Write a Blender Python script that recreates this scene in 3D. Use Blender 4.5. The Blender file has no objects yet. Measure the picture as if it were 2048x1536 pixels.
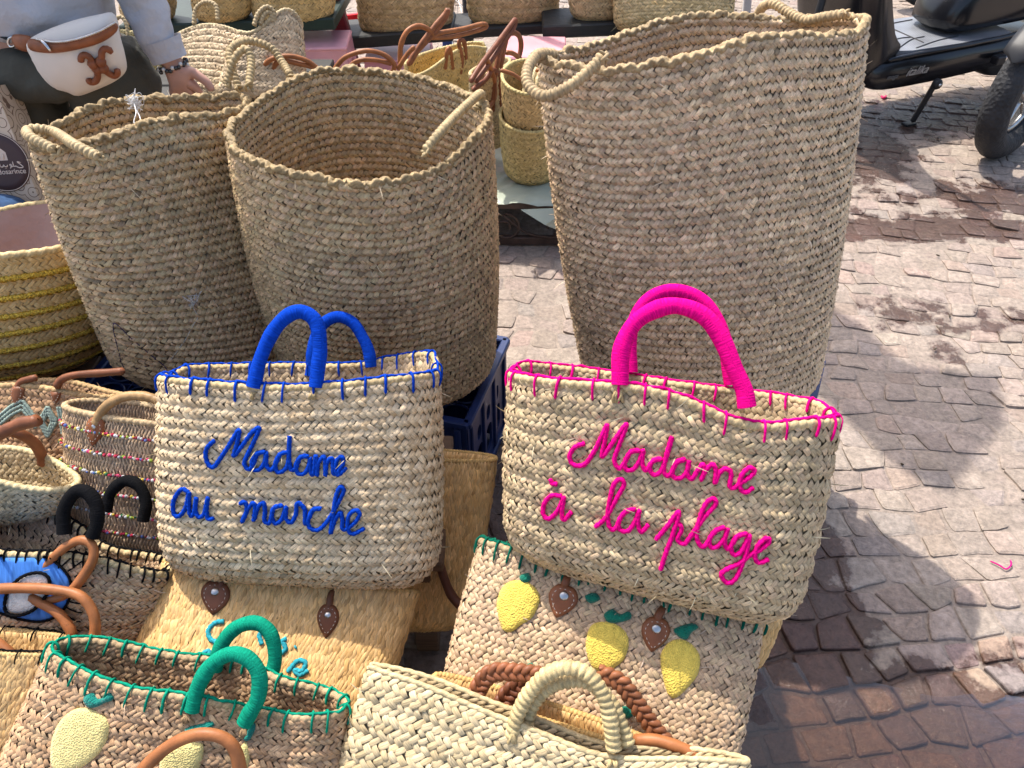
import bpy, math, random
import numpy as np
from mathutils import Vector, Matrix
from mathutils.bvhtree import BVHTree
from mathutils.geometry import delaunay_2d_cdt
RNG = np.random.default_rng(7); random.seed(7)
SC = bpy.context.scene; COL = SC.collection
# ------------------------------------------------------------------ camera, sky, sun, exposure
F = 1540.0; PITCH = math.radians(42); CAMH = 1.45
cp, sp = math.cos(PITCH), math.sin(PITCH)
cam = bpy.data.cameras.new('camera'); co = bpy.data.objects.new('camera', cam); COL.objects.link(co)
cam.sensor_width = 36; cam.lens = 36 * F / 2048; cam.clip_start = .02; cam.clip_end = 400
co.location = (0, 0, CAMH); co.rotation_euler = (math.radians(90) - PITCH, 0, 0); SC.camera = co
SUN = Vector((-.37, .47, 1.0)).normalized()
w = bpy.data.worlds.new('World'); SC.world = w; w.use_nodes = True
nt = w.node_tree; sky = nt.nodes.new('ShaderNodeTexSky'); sky.sky_type = 'NISHITA'; sky.sun_disc = False
sky.sun_elevation = math.asin(SUN.z); sky.sun_rotation = math.atan2(SUN.x, SUN.y)
sky.air_density = 1.0; sky.dust_density = 4.0; sky.ozone_density = 1.0
nt.links.new(sky.outputs[0], nt.nodes['Background'].inputs[0]); nt.nodes['Background'].inputs[1].default_value = .15
sl = bpy.data.lights.new('sun', 'SUN'); sl.energy = 2.9; sl.angle = math.radians(.6); sl.color = (1, .955, .88)
so = bpy.data.objects.new('sun', sl); COL.objects.link(so); so.rotation_euler = SUN.to_track_quat('Z', 'Y').to_euler()
so.location = (-2, 2, 6)
SC.view_settings.view_transform = 'Standard'; SC.view_settings.look = 'None'
SC.view_settings.exposure = 1.06; SC.view_settings.gamma = 1
SC.render.engine = 'CYCLES'; SC.cycles.use_denoising = True
SC.cycles.max_bounces = 6

# ------------------------------------------------------------------ geometry helpers
def A(*p): return np.array(p, float)
CAM = A(0, 0, CAMH)
def ray(px, py):
    yc = (768 - py) / F
    return A((px - 1024) / F, cp + yc * sp, -sp + yc * cp)
def at(px, py, t): return CAM + ray(px, py) * t                 # a point at depth t metres
def atz(px, py, z):
    d = ray(px, py); return CAM + d * ((z - CAMH) / d[2])
def aty(px, py, y):
    d = ray(px, py); return CAM + d * (y / d[1])
def topx(P):
    P = np.asarray(P, float) - CAM; d = P[..., 1] * cp - P[..., 2] * sp
    u = P[..., 1] * sp + P[..., 2] * cp
    return np.stack([1024 + F * P[..., 0] / d, 768 - F * u / d, d], -1)
def unit(v): v = np.asarray(v, float); return v / (np.linalg.norm(v, axis=-1, keepdims=True) + 1e-12)
def lerp(a, b, t): return a + (b - a) * t

def catmull(P, ds=.004, closed=False):
    P = np.asarray(P, float); n = len(P)
    if closed: Q = np.vstack([P[-1], P, P[0], P[1]]); m = n
    else: Q = np.vstack([2 * P[0] - P[1], P, 2 * P[-1] - P[-2]]); m = n - 1
    out = []
    for i in range(m):
        p0, p1, p2, p3 = Q[i:i + 4]; k = max(2, int(math.ceil(np.linalg.norm(p2 - p1) / ds)))
        t = (np.arange(k) / k)[:, None]
        out.append(.5 * (2 * p1 + (p2 - p0) * t + (2 * p0 - 5 * p1 + 4 * p2 - p3) * t ** 2 + (3 * p1 - p0 - 3 * p2 + p3) * t ** 3))
    if not closed: out.append(P[-1:])
    return np.vstack(out)

class MB:
    """collects vertices, quads/polys and per-vertex colour + fibre coordinates"""
    def __init__(s): s.V = []; s.F = []; s.C = []; s.U = []; s.n = 0
    def add(s, V, Fq, C=None, U=None):
        V = np.asarray(V, float).reshape(-1, 3); s.V.append(V)
        if isinstance(Fq, np.ndarray): s.F.append(Fq + s.n)
        else: s.F.extend([[i + s.n for i in f] for f in Fq])
        C = np.ones((len(V), 3)) if C is None else np.broadcast_to(np.asarray(C, float), (len(V), 3))
        U = V * 60 if U is None else U
        s.C.append(C); s.U.append(U); s.n += len(V); return s
    def build(s, name, m, parent=None, smooth=True, loc=None, kind=None, label=None):
        V = np.vstack(s.V)
        if parent is not None: o0 = np.array(WLOC[parent.name])
        else: o0 = A(0, 0, 0) if loc is None else np.asarray(loc, float)
        me = bpy.data.meshes.new(name); V = V - o0
        if all(isinstance(f, np.ndarray) for f in s.F):
            Fq = [f for f in s.F]; tot = sum(f.shape[0] for f in Fq)
            loops = np.concatenate([f.ravel() for f in Fq]).astype(np.int32)
            cnt = np.concatenate([np.full(len(f), f.shape[1]) for f in Fq]).astype(np.int32)
            st = np.concatenate([[0], np.cumsum(cnt)[:-1]]).astype(np.int32)
            me.vertices.add(len(V)); me.vertices.foreach_set('co', V.ravel())
            me.loops.add(len(loops)); me.loops.foreach_set('vertex_index', loops)
            me.polygons.add(tot); me.polygons.foreach_set('loop_start', st); me.polygons.foreach_set('loop_total', cnt)
        else:
            fl = []
            for f in s.F:
                if isinstance(f, np.ndarray): fl += f.tolist()
                else: fl.append(f)
            me.from_pydata(V.tolist(), [], fl)
        me.update(calc_edges=True)
        C = np.vstack(s.C); ca = me.color_attributes.new('Col', 'FLOAT_COLOR', 'POINT')
        ca.data.foreach_set('color', np.hstack([C, np.ones((len(C), 1))]).ravel().astype(np.float32))
        ua = me.attributes.new('fib', 'FLOAT_VECTOR', 'POINT'); ua.data.foreach_set('vector', np.vstack(s.U).ravel().astype(np.float32))
        me.polygons.foreach_set('use_smooth', [smooth] * len(me.polygons))
        me.validate()
        me.materials.append(m)
        o = bpy.data.objects.new(name, me); COL.objects.link(o)
        if parent is not None:
            o.parent = parent; WLOC[o.name] = tuple(o0)
        else: o.location = o0; WLOC[o.name] = tuple(o0)
        if kind: o['kind'] = kind
        if label: o['label'] = label
        return o
WLOC = {}
def thing(name, label, cat, loc, group=None):
    o = bpy.data.objects.new(name, None); COL.objects.link(o); o.location = loc; o.empty_display_size = .05
    o['label'] = label; o['category'] = cat
    if group: o['group'] = group
    WLOC[o.name] = tuple(loc); return o
def tag(o, label, cat, group=None):
    o['label'] = label; o['category'] = cat
    if group: o['group'] = group
    return o

def tube(mb, path, r, seg=10, ds=None, n=0, pitch=.02, depth=.25, col=(1, 1, 1), var=0, closed=False, taper=True, flat=1.0, nrm=None, braid=False):
    """tube along a path; n helical strands of given pitch are pressed into its surface"""
    ds = ds or (pitch / 6 if n else max(r0(r) * .7, .003))
    P = catmull(path, ds, closed); L = len(P)
    T = unit(np.gradient(P, axis=0)) if not closed else unit(np.roll(P, -1, 0) - np.roll(P, 1, 0))
    up = A(0, 0, 1) if abs(T[0][2]) < .9 else A(1, 0, 0)
    N = np.zeros_like(P); N[0] = unit(np.cross(np.cross(T[0], up), T[0]))
    for i in range(1, L):
        v = N[i - 1] - T[i] * np.dot(N[i - 1], T[i]); N[i] = unit(v)
    if nrm is not None:
        N = unit(np.asarray(nrm) - T * (T @ np.asarray(nrm))[:, None]) if np.ndim(nrm) == 1 else N
    B = np.cross(T, N)
    s = np.concatenate([[0], np.cumsum(np.linalg.norm(np.diff(P, axis=0), axis=1))])
    th = np.linspace(0, 2 * np.pi, seg, endpoint=False)
    R = np.full((L, 1), float(r)) if np.isscalar(r) else np.interp(s / s[-1], np.linspace(0, 1, len(r)), r)[:, None]
    ph = (n * th[None, :] / (2 * np.pi) + s[:, None] / pitch) if n else np.zeros((L, seg))
    if braid:
        p2 = n * th[None, :] / (2 * np.pi) - s[:, None] / pitch; R = R * (1 - depth * (1 - np.maximum(np.abs(np.sin(np.pi * ph)), np.abs(np.sin(np.pi * p2))) ** 3))
    elif n: R = R * (1 - depth * (1 - np.abs(np.sin(np.pi * ph)) ** .7))
    else: R = np.repeat(R, seg, 1)
    if taper and not closed:
        R = R.copy(); R[0] *= .15; R[-1] *= .15
    V = P[:, None] + N[:, None] * (R * np.cos(th))[..., None] * flat + B[:, None] * (R * np.sin(th))[..., None]
    i = np.arange(L if closed else L - 1)[:, None]; j = np.arange(seg)[None]
    a = i * seg + j; b = i * seg + (j + 1) % seg; c = ((i + 1) % L) * seg + (j + 1) % seg; d = ((i + 1) % L) * seg + j
    Fq = np.stack([a, b, c, d], -1).reshape(-1, 4)
    C = np.ones((L, seg, 3)) * np.asarray(col)
    if var:
        k = np.floor(ph).astype(int) if n else np.floor(s[:, None] / .03 + 0 * th).astype(int)
        h = np.modf(np.abs(np.sin(k * 12.9898 + 4.1) * 43758.5))[0]
        C = C * (1 - var * .6 + var * 1.2 * h)[..., None]
    U = np.stack([np.broadcast_to(s[:, None] * 60, (L, seg)), np.broadcast_to(th * r0(r) * 300, (L, seg)), ph * 3], -1)
    mb.add(V, Fq, C.reshape(-1, 3), U.reshape(-1, 3)); return P
def r0(r): return r if np.isscalar(r) else max(r)

def box(mb, c, s, X=None, Y=None, Z=None, col=(1, 1, 1), bev=.0):
    """box from its centre and full sizes along axes X, Y, Z, bevelled"""
    X = A(1, 0, 0) if X is None else unit(X); Y = A(0, 1, 0) if Y is None else unit(Y); Z = A(0, 0, 1) if Z is None else unit(Z)
    h = np.asarray(s, float) / 2; b = min(bev, .45 * min(s)); c = np.asarray(c, float)
    if b <= 0:
        V = [c + X * h[0] * i + Y * h[1] * j + Z * h[2] * k for i in (-1, 1) for j in (-1, 1) for k in (-1, 1)]
        return mb.add(V, [[0, 1, 3, 2], [4, 6, 7, 5], [0, 4, 5, 1], [2, 3, 7, 6], [0, 2, 6, 4], [1, 5, 7, 3]], col)
    idx = {}; V = []
    for i in (-1, 1):
        for j in (-1, 1):
            for k in (-1, 1):
                for ax in range(3):
                    q = np.array([i, j, k]) * (h - b); q[ax] = (i, j, k)[ax] * h[ax]
                    idx[i, j, k, ax] = len(V); V.append(c + X * q[0] + Y * q[1] + Z * q[2])
    Fs = []
    for ax in range(3):
        o1, o2 = [a for a in range(3) if a != ax]
        for sgn in (-1, 1):
            f = []
            for p, q in ((-1, -1), (1, -1), (1, 1), (-1, 1)):
                t = [0, 0, 0]; t[ax] = sgn; t[o1] = p; t[o2] = q; f.append(idx[t[0], t[1], t[2], ax])
            Fs.append(f)
        for p in (-1, 1):
            for q in (-1, 1):
                e = []
                for sgn, aa in ((-1, o1), (-1, o2), (1, o2), (1, o1)):
                    t = [0, 0, 0]; t[ax] = sgn; t[o1] = p; t[o2] = q; e.append(idx[t[0], t[1], t[2], aa])
                Fs.append(e)
    for i in (-1, 1):
        for j in (-1, 1):
            for k in (-1, 1): Fs.append([idx[i, j, k, a] for a in range(3)])
    return mb.add(V, Fs, col)

# ------------------------------------------------------------------ materials
def mat(name, col=None, rough=.6, spec=.4, metal=0, attr=False, noise=None, bump=None, sheen=0, fib=None, trans=0, coat=0, build=None, sub=0):
    m = bpy.data.materials.new(name); m.use_nodes = True; t = m.node_tree; p = t.nodes['Principled BSDF']
    p.inputs['Roughness'].default_value = rough; p.inputs['Specular IOR Level'].default_value = spec
    p.inputs['Metallic'].default_value = metal; p.inputs['Sheen Weight'].default_value = sheen
    p.inputs['Coat Weight'].default_value = coat
    if trans: p.inputs['Transmission Weight'].default_value = trans
    N = t.nodes.new; L = t.links.new
    if attr:
        a = N('ShaderNodeAttribute'); a.attribute_name = 'Col'; c = a.outputs['Color']
        if col is not None:
            mx = N('ShaderNodeMix'); mx.data_type = 'RGBA'; mx.blend_type = 'MULTIPLY'; mx.inputs[0].default_value = 1
            mx.inputs[7].default_value = (*col, 1); L(c, mx.inputs[6]); c = mx.outputs[2]
    else:
        r = N('ShaderNodeRGB'); r.outputs[0].default_value = (*col, 1); c = r.outputs[0]
    tc = N('ShaderNodeTexCoord')
    if noise:      # (scale, amount, detail[, stretch])
        nz = N('ShaderNodeTexNoise'); nz.inputs['Scale'].default_value = noise[0]; nz.inputs['Detail'].default_value = noise[2]
        if len(noise) > 3:
            mp = N('ShaderNodeMapping'); mp.inputs['Scale'].default_value = noise[3]; L(tc.outputs['Object'], mp.inputs[0]); L(mp.outputs[0], nz.inputs['Vector'])
        else: L(tc.outputs['Object'], nz.inputs['Vector'])
        mr = N('ShaderNodeMapRange'); mr.inputs[1].default_value = .3; mr.inputs[2].default_value = .7
        mr.inputs[3].default_value = 1 - noise[1]; mr.inputs[4].default_value = 1 + noise[1] * .6; L(nz.outputs[0], mr.inputs[0])
        mx = N('ShaderNodeVectorMath'); mx.operation = 'SCALE'; L(c, mx.inputs[0]); L(mr.outputs[0], mx.inputs['Scale']); c = mx.outputs[0]
    hgt = None
    if fib:        # fibre streaks in the piece's own coordinates (scale vec, amount, bump)
        a = N('ShaderNodeAttribute'); a.attribute_name = 'fib'; mp = N('ShaderNodeMapping'); mp.inputs['Scale'].default_value = fib[0]
        L(a.outputs['Vector'], mp.inputs[0]); nz = N('ShaderNodeTexNoise'); nz.inputs['Scale'].default_value = 1; nz.inputs['Detail'].default_value = 2
        L(mp.outputs[0], nz.inputs['Vector']); mr = N('ShaderNodeMapRange'); mr.inputs[1].default_value = .3; mr.inputs[2].default_value = .7
        mr.inputs[3].default_value = 1 - fib[1]; mr.inputs[4].default_value = 1 + fib[1] * .5; L(nz.outputs[0], mr.inputs[0])
        mx = N('ShaderNodeVectorMath'); mx.operation = 'SCALE'; L(c, mx.inputs[0]); L(mr.outputs[0], mx.inputs['Scale']); c = mx.outputs[0]
        hgt = nz.outputs[0]; bs, bd = fib[2], .001
    if bump:       # (scale, strength, distance[, kind])
        if len(bump) > 3 and bump[3] == 'vor': nz = N('ShaderNodeTexVoronoi'); nz.inputs['Scale'].default_value = bump[0]
        else: nz = N('ShaderNodeTexNoise'); nz.inputs['Scale'].default_value = bump[0]; nz.inputs['Detail'].default_value = 4
        L(tc.outputs['Object'], nz.inputs['Vector']); hgt = nz.outputs[0]; bs, bd = bump[1], bump[2]
    if hgt is not None:
        b = N('ShaderNodeBump'); b.inputs['Strength'].default_value = bs; b.inputs['Distance'].default_value = bd
        L(hgt, b.inputs['Height']); L(b.outputs[0], p.inputs['Normal'])
    L(c, p.inputs['Base Color'])
    if build: build(m, t, p, c, tc)
    return m
STRAW = mat('straw', attr=True, rough=.5, spec=.35, fib=((.6, 3.0, 1), .35, .5))
ROPE = mat('palm_rope', (.92, .84, .66), attr=True, rough=.6, spec=.3, fib=((.25, .4, 1.5), .35, .6))
YARN = mat('wool_yarn', attr=True, rough=.95, spec=.05, sheen=0, fib=((3.0, .25, .6), .35, .8))
FELT = mat('felted_wool', attr=True, rough=.95, spec=.08, sheen=.2, noise=(130, .18, 3), bump=(420, .9, .0016, 'vor'))
LEATHER = mat('tan_leather', attr=True, rough=.48, spec=.28, noise=(45, .28, 5), bump=(260, .25, .0012))
METAL = mat('worn_metal', (.55, .54, .52), rough=.32, metal=1, noise=(60, .25, 3))

# ------------------------------------------------------------------ the ground
def wet_nodes(m, t, p, c, tc):
    N = t.nodes.new; L = t.links.new
    nz = N('ShaderNodeTexNoise'); nz.inputs['Scale'].default_value = 9; nz.inputs['Detail'].default_value = 7; nz.inputs['Roughness'].default_value = .65
    geo = N('ShaderNodeNewGeometry'); pos = geo.outputs['Position']; L(pos, nz.inputs['Vector'])
    tot = None
    for (x, y, rx, ry, s) in WET:
        mp = N('ShaderNodeMapping'); mp.vector_type = 'POINT'; mp.inputs['Scale'].default_value = (1 / rx, 1 / ry, 0)
        mp.inputs['Location'].default_value = (-x / rx, -y / ry, 0); L(pos, mp.inputs[0])
        ln = N('ShaderNodeVectorMath'); ln.operation = 'LENGTH'; L(mp.outputs[0], ln.inputs[0])
        mr = N('ShaderNodeMapRange'); mr.inputs[1].default_value = .35; mr.inputs[2].default_value = 1.35; mr.inputs[3].default_value = s; mr.inputs[4].default_value = 0
        L(ln.outputs['Value'], mr.inputs[0])
        if tot is None: tot = mr.outputs[0]
        else:
            mx = N('ShaderNodeMath'); mx.operation = 'MAXIMUM'; L(tot, mx.inputs[0]); L(mr.outputs[0], mx.inputs[1]); tot = mx.outputs[0]
    ad = N('ShaderNodeMath'); ad.operation = 'MULTIPLY_ADD'; L(nz.outputs[0], ad.inputs[0]); ad.inputs[1].default_value = 1.6; L(tot, ad.inputs[2])
    wm = N('ShaderNodeMapRange'); wm.inputs[1].default_value = 1.22; wm.inputs[2].default_value = 1.36; L(ad.outputs[0], wm.inputs[0])
    wet = wm.outputs[0]
    # grain and pits
    n2 = N('ShaderNodeTexNoise'); n2.inputs['Scale'].default_value = 70; n2.inputs['Detail'].default_value = 6; n2.inputs['Roughness'].default_value = .7; L(pos, n2.inputs['Vector'])
    n3 = N('ShaderNodeTexNoise'); n3.inputs['Scale'].default_value = 16; n3.inputs['Detail'].default_value = 5; L(pos, n3.inputs['Vector'])
    m1 = N('ShaderNodeMapRange'); m1.inputs[1].default_value = .3; m1.inputs[2].default_value = .7; m1.inputs[3].default_value = .58; m1.inputs[4].default_value = 1.16; L(n2.outputs[0], m1.inputs[0])
    m2 = N('ShaderNodeMapRange'); m2.inputs[1].default_value = .3; m2.inputs[2].default_value = .7; m2.inputs[3].default_value = .85; m2.inputs[4].default_value = 1.1; L(n3.outputs[0], m2.inputs[0])
    mm = N('ShaderNodeMath'); mm.operation = 'MULTIPLY'; L(m1.outputs[0], mm.inputs[0]); L(m2.outputs[0], mm.inputs[1])
    sc = N('ShaderNodeVectorMath'); sc.operation = 'SCALE'; L(c, sc.inputs[0]); L(mm.outputs[0], sc.inputs['Scale'])
    dk = N('ShaderNodeMix'); dk.data_type = 'RGBA'; dk.blend_type = 'MULTIPLY'; L(sc.outputs[0], dk.inputs[6]); dk.inputs[7].default_value = (.30, .225, .205, 1); L(wet, dk.inputs[0])
    L(dk.outputs[2], p.inputs['Base Color'])
    rr = N('ShaderNodeMapRange'); rr.inputs[3].default_value = .85; rr.inputs[4].default_value = .11; L(wet, rr.inputs[0]); L(rr.outputs[0], p.inputs['Roughness'])
    b = N('ShaderNodeBump'); b.inputs['Strength'].default_value = 1.0; b.inputs['Distance'].default_value = .005; L(n2.outputs[0], b.inputs['Height']); L(b.outputs[0], p.inputs['Normal'])
def wp(px, py, rx, ry, s=1.0): q = atz(px, py, 0); return (q[0], q[1], rx, ry, s)
WET = [wp(1560, 1270, .24, .36, 1), wp(1720, 1450, .42, .17, 1), wp(1990, 1470, .25, .15, .9), wp(1980, 1330, .12, .07, .6), wp(1620, 1100, .10, .16, .8),
       wp(1850, 460, 1.1, .10, .85), wp(1800, 420, .35, .3, .5), wp(2000, 400, .45, .22, .7), wp(1900, 235, .75, .32, .7), wp(1700, 300, .35, .38, .8),
       wp(1930, 640, .45, .1, .55), wp(1800, 610, .3, .14, .5), wp(1020, 950, .25, .35, .9), wp(1900, 710, .1, .1, .5)]
STONE = mat('paving_stone', attr=True, rough=.85, spec=.4, build=wet_nodes)
g = MB(); g.add([(-60, -20, -.03), (60, -20, -.03), (60, 120, -.03), (-60, 120, -.03)], [[0, 1, 2, 3]], (.34, .285, .25))
ground = g.build('ground', STONE); ground['kind'] = 'structure'
def mortar():
    mb = MB(); nx, ny = 120, 110; x = np.linspace(-3, 4.6, nx); y = np.linspace(.2, 8, ny); X, Y = np.meshgrid(x, y)
    Z = -.0022 - .004 / (1 + np.exp((Y - 1.0) * 14)) + .0012 * np.sin(X * 17 + 2 * np.sin(Y * 5)) * np.sin(Y * 13) + RNG.normal(0, .0006, X.shape) - .011 * np.exp(-(((X - .78) / .5) ** 2 + ((Y - .60) / .15) ** 2))
    i, j = np.meshgrid(np.arange(nx - 1), np.arange(ny - 1)); a = (j * nx + i).ravel()
    mb.add(np.stack([X, Y, Z], -1), np.stack([a, a + 1, a + nx + 1, a + nx], -1), (.315, .255, .208)); o = mb.build('pavement', STONE); o['kind'] = 'structure'; return o
pavement = mortar()
def warp(x, y):
    ang = math.radians(-9); X = x * math.cos(ang) - y * math.sin(ang); Y = x * math.sin(ang) + y * math.cos(ang)
    k = 1 / (1 + np.exp((Y - 1.3) * 4)) * .3      # the nearer courses turn away
    dX, dY = X - .9, Y - 1.5
    return .9 + dX * np.cos(k) - dY * np.sin(k) + .02 * np.sin(2.1 * Y), 1.5 + dX * np.sin(k) + dY * np.cos(k) + .03 * np.sin(1.7 * X + .5)
PUD = atz(1760, 1490, 0)
def dip(x, y): return .011 * np.exp(-(((x - PUD[0] - .05) / .45) ** 2 + ((y - PUD[1] + .02) / .13) ** 2))
def stones():
    sx, sy = .074, .066; cells = []
    ni, nj = 120, 112; node = {}
    for j in range(-2, nj):
        for i in range(-50, ni - 50):
            off = .5 * (j % 2) + .25 * math.sin(j * 2.3)
            node[i, j] = (off, RNG.uniform(-.24, .24), RNG.uniform(-.19, .19), RNG.uniform(-.24, .24), RNG.uniform(-.19, .19))
    for j in range(-2, nj - 1):
        for i in range(-50, ni - 51):
            o = node[i, j][0]
            def P(ii, jj, top): nd = node[ii, j if not top else j]; return ((ii + o + nd[1 if not top else 3]) * sx, (jj + (node[ii, jj][2])) * sy)
            c4 = [P(i, j, 0), P(i + 1, j, 0), P(i + 1, j + 1, 1), P(i, j + 1, 1)]
            cells.append(np.array(c4))
    out = []
    for c4 in cells:
        cen = c4.mean(0); wx, wy = warp(*cen)
        if not (-1.2 < wx < 4.4 and .35 < wy < 7): continue
        q = topx(A(wx, wy, 0))
        if not (-150 < q[0] < 2250 and -120 < q[1] < 1750): continue
        gap = RNG.uniform(.0008, .0030) + (.0015 if wy < .95 else 0); loop = []
        for k in range(4):
            a, b = c4[k], c4[(k + 1) % 4]
            for t in (.07, .5, .93):
                p = a + (b - a) * t; d = cen - p; d = d / np.linalg.norm(d)
                loop.append(p + d * (gap + RNG.normal(0, .0014) + (.0014 if t in (.07, .93) else 0)))
        loop = np.array(loop); X, Y = warp(loop[:, 0], loop[:, 1]); cx, cy = warp(*cen)
        z = RNG.normal(0, .0022) - dip(cx, cy); tx, ty = RNG.normal(0, .009, 2); n = len(loop)
        near = 1 if wy < 1.5 else .7
        def ring(f, dz):
            x = cx + (X - cx) * f; y = cy + (Y - cy) * f
            return np.stack([x, y, z + dz + tx * (x - cx) + ty * (y - cy)], -1)
        V = np.vstack([ring(1.0, -.02), ring(1.0, -.0030 if wy < 1.0 else -.0009), ring(.95, -.0008), ring(.8, .0007 + RNG.normal(0, .0004, n)), [[cx, cy, z + .0016]]])
        Fs = [[k * n + i, k * n + (i + 1) % n, (k + 1) * n + (i + 1) % n, (k + 1) * n + i] for k in range(3) for i in range(n)]
        Fs += [[3 * n + i, 3 * n + (i + 1) % n, 4 * n] for i in range(n)]
        r = RNG.random()
        base = A(.345, .276, .226) if r < .78 else (A(.345, .262, .212) if r < .92 else A(.31, .258, .222))
        if wy < .84 and wx > .3: base = [A(.36, .255, .21), A(.31, .25, .23), A(.40, .285, .205), A(.345, .276, .226), A(.33, .235, .205)][RNG.integers(5)]
        col = base * RNG.uniform(.9, 1.1) * (1 + RNG.normal(0, .01, 3))
        s = topx(A(wx, wy, 0)); size = 1 / s[2] ** 2
        vis = (s[0] > 1500 or 960 < s[0] < 1180 and 480 < s[1] < 1000) and s[0] < 2080 and 0 < s[1] < 1560
        out.append((-size if vis else 1, len(out), V, Fs, col))
    out.sort(key=lambda a: (a[0], a[1])); rest = MB()
    for k, (s, _, V, Fs, col) in enumerate(out):
        if k < 300 and s < 0:
            m = MB(); m.add(V, Fs, col); o = m.build('paving_stone', STONE, smooth=False); o.parent = pavement
        else: rest.add(V, Fs, col)
    o = rest.build('far_paving_stones', STONE, smooth=False, kind='stuff'); o.parent = pavement
stones()

# ------------------------------------------------------------------ woven bags and baskets
class Bag:
    """a woven bag spanned between its rim corners L, R and its base corners Lb, Rb"""
    def __init__(s, name, label, cat, L, R, Lb, Rb, dt, db=None, n=2.6, r=.05, bulge=.03, rimz=None, rimy=None, group=None, nu=240, nv=64, ydir=None):
        s.L, s.R, s.Lb, s.Rb = L, R, Lb, Rb; db = db or dt
        s.up = unit((L + R) / 2 - (Lb + Rb) / 2); s.H = np.linalg.norm((L + R) / 2 - (Lb + Rb) / 2)
        s.X = unit(R - L); s.Y = unit(np.cross(s.up, s.X)) if ydir is None else unit(ydir); s.dt = dt
        s.rimc = (L + R) / 2; s.nu, s.nv = nu, nv
        q = .5 * math.pi * r; tot = q + max(s.H - r, .01); s.mer = tot; vb = q / tot
        # equal arc length round the rim
        tt = np.linspace(0, 2 * np.pi, 2001) + np.pi / 2; W = np.linalg.norm(R - L)
        cs = lambda t: np.sign(np.cos(t)) * np.abs(np.cos(t)) ** (2 / n)
        sn = lambda t: np.sign(np.sin(t)) * np.abs(np.sin(t)) ** (2 / n)
        d = np.hypot(np.diff(cs(tt)) * W / 2, np.diff(sn(tt)) * dt / 2); c = np.concatenate([[0], np.cumsum(d)])
        th = np.interp(np.linspace(0, c[-1], nu, endpoint=False), c, tt); s.cx, s.cy = cs(th), sn(th)
        G = np.zeros((nv + 1, nu, 3))
        for k in range(nv + 1):
            v = k / nv
            if v < vb:
                ph = .5 * math.pi * v / vb; h = r * (1 - math.cos(ph)) / s.H; sh = r * (1 - math.sin(ph))
            else: h = (r + (v - vb) * tot) / s.H; sh = 0
            Lc, Rc = lerp(Lb, L, h), lerp(Rb, R, h); hw = np.linalg.norm(Rc - Lc) / 2; hd = lerp(db, dt, h) / 2
            b = 1 + bulge * math.sin(math.pi * min(h, 1))
            fx = b - sh / hw; fy = b - min(sh, .92 * hd) / hd
            P = (Lc + Rc) / 2 + (Rc - Lc) / 2 * (s.cx * fx)[:, None] + s.Y * (hd * s.cy * fy)[:, None]
            if rimz: P = P + s.up * (rimz(s.cx, s.cy) * h ** 2.5)[:, None]
            if rimy: P = P + s.Y * (rimy(s.cx, s.cy) * h ** 2.0)[:, None]
            G[k] = P
        s.G = G; s.per = np.linalg.norm(np.diff(np.concatenate([G, G[:, :1]], 1), axis=1), axis=2).sum(1)
        i, j = np.meshgrid(np.arange(nu), np.arange(nv)); a = j * nu + i; b = j * nu + (i + 1) % nu
        s.quads = np.stack([a, b, b + nu, a + nu], -1).reshape(-1, 4)
        s.bvh = None
        s.o = thing(name, label, cat, (Lb + Rb) / 2, group)
    def ev(s, u, v):
        v = np.clip(v, 0, 1) * s.nv; k = np.minimum(v.astype(int), s.nv - 1); fv = (v - k)[..., None]
        u = np.mod(u, 1) * s.nu; i = u.astype(int) % s.nu; fu = (u - np.floor(u))[..., None]; i2 = (i + 1) % s.nu
        G = s.G; return (G[k, i] * (1 - fu) + G[k, i2] * fu) * (1 - fv) + (G[k + 1, i] * (1 - fu) + G[k + 1, i2] * fu) * fv
    def nrm(s, u, v):
        e = 1e-3; a = s.ev(u + e, v) - s.ev(u - e, v); v2 = np.clip(v, .03, .97); b = s.ev(u, v2 + .02) - s.ev(u, v2 - .02)
        return unit(np.cross(a, b))
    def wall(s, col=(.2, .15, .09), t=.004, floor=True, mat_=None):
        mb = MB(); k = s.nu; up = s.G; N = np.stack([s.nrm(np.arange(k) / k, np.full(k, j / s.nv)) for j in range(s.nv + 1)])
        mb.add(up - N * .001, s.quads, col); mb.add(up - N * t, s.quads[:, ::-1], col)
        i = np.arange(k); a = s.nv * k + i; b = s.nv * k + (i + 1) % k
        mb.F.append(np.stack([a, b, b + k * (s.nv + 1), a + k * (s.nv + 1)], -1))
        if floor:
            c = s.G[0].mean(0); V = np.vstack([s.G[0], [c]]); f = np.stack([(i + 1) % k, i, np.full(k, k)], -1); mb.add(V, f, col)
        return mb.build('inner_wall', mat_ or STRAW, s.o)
    def weave(s, rh=.0095, pitch=.009, pal=((.5, .4, .25),), style='plait', side=1, v0=0, v1=1, thick=.0022, band=5, amp=.0022, var=.2, off=0, spiral=0., mb=None, lw=1.0):
        own = mb is None; mb = mb or MB(); mer = s.mer * (v1 - v0); rows = max(2, int(round(mer / rh))); cols = max(8, int(round(s.per.max() / pitch)))
        I, J = np.meshgrid(np.arange(rows), np.arange(cols), indexing='ij'); I = I.ravel(); J = J.ravel(); n = len(I)
        rhh = mer / rows; v = v0 + (I + .5 + RNG.normal(0, .045, n)) / rows * (v1 - v0); u = (J + .5 * (I % 2) + RNG.normal(0, .05, n)) / cols
        v = v + spiral * (u - .5) / s.mer; ok = (v > v0 - .01) & (v < v1 + .004); I, J, v, u = I[ok], J[ok], v[ok], u[ok]; n = len(I)
        per = np.interp(v, np.linspace(0, 1, s.nv + 1), s.per); p = per / cols
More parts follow.
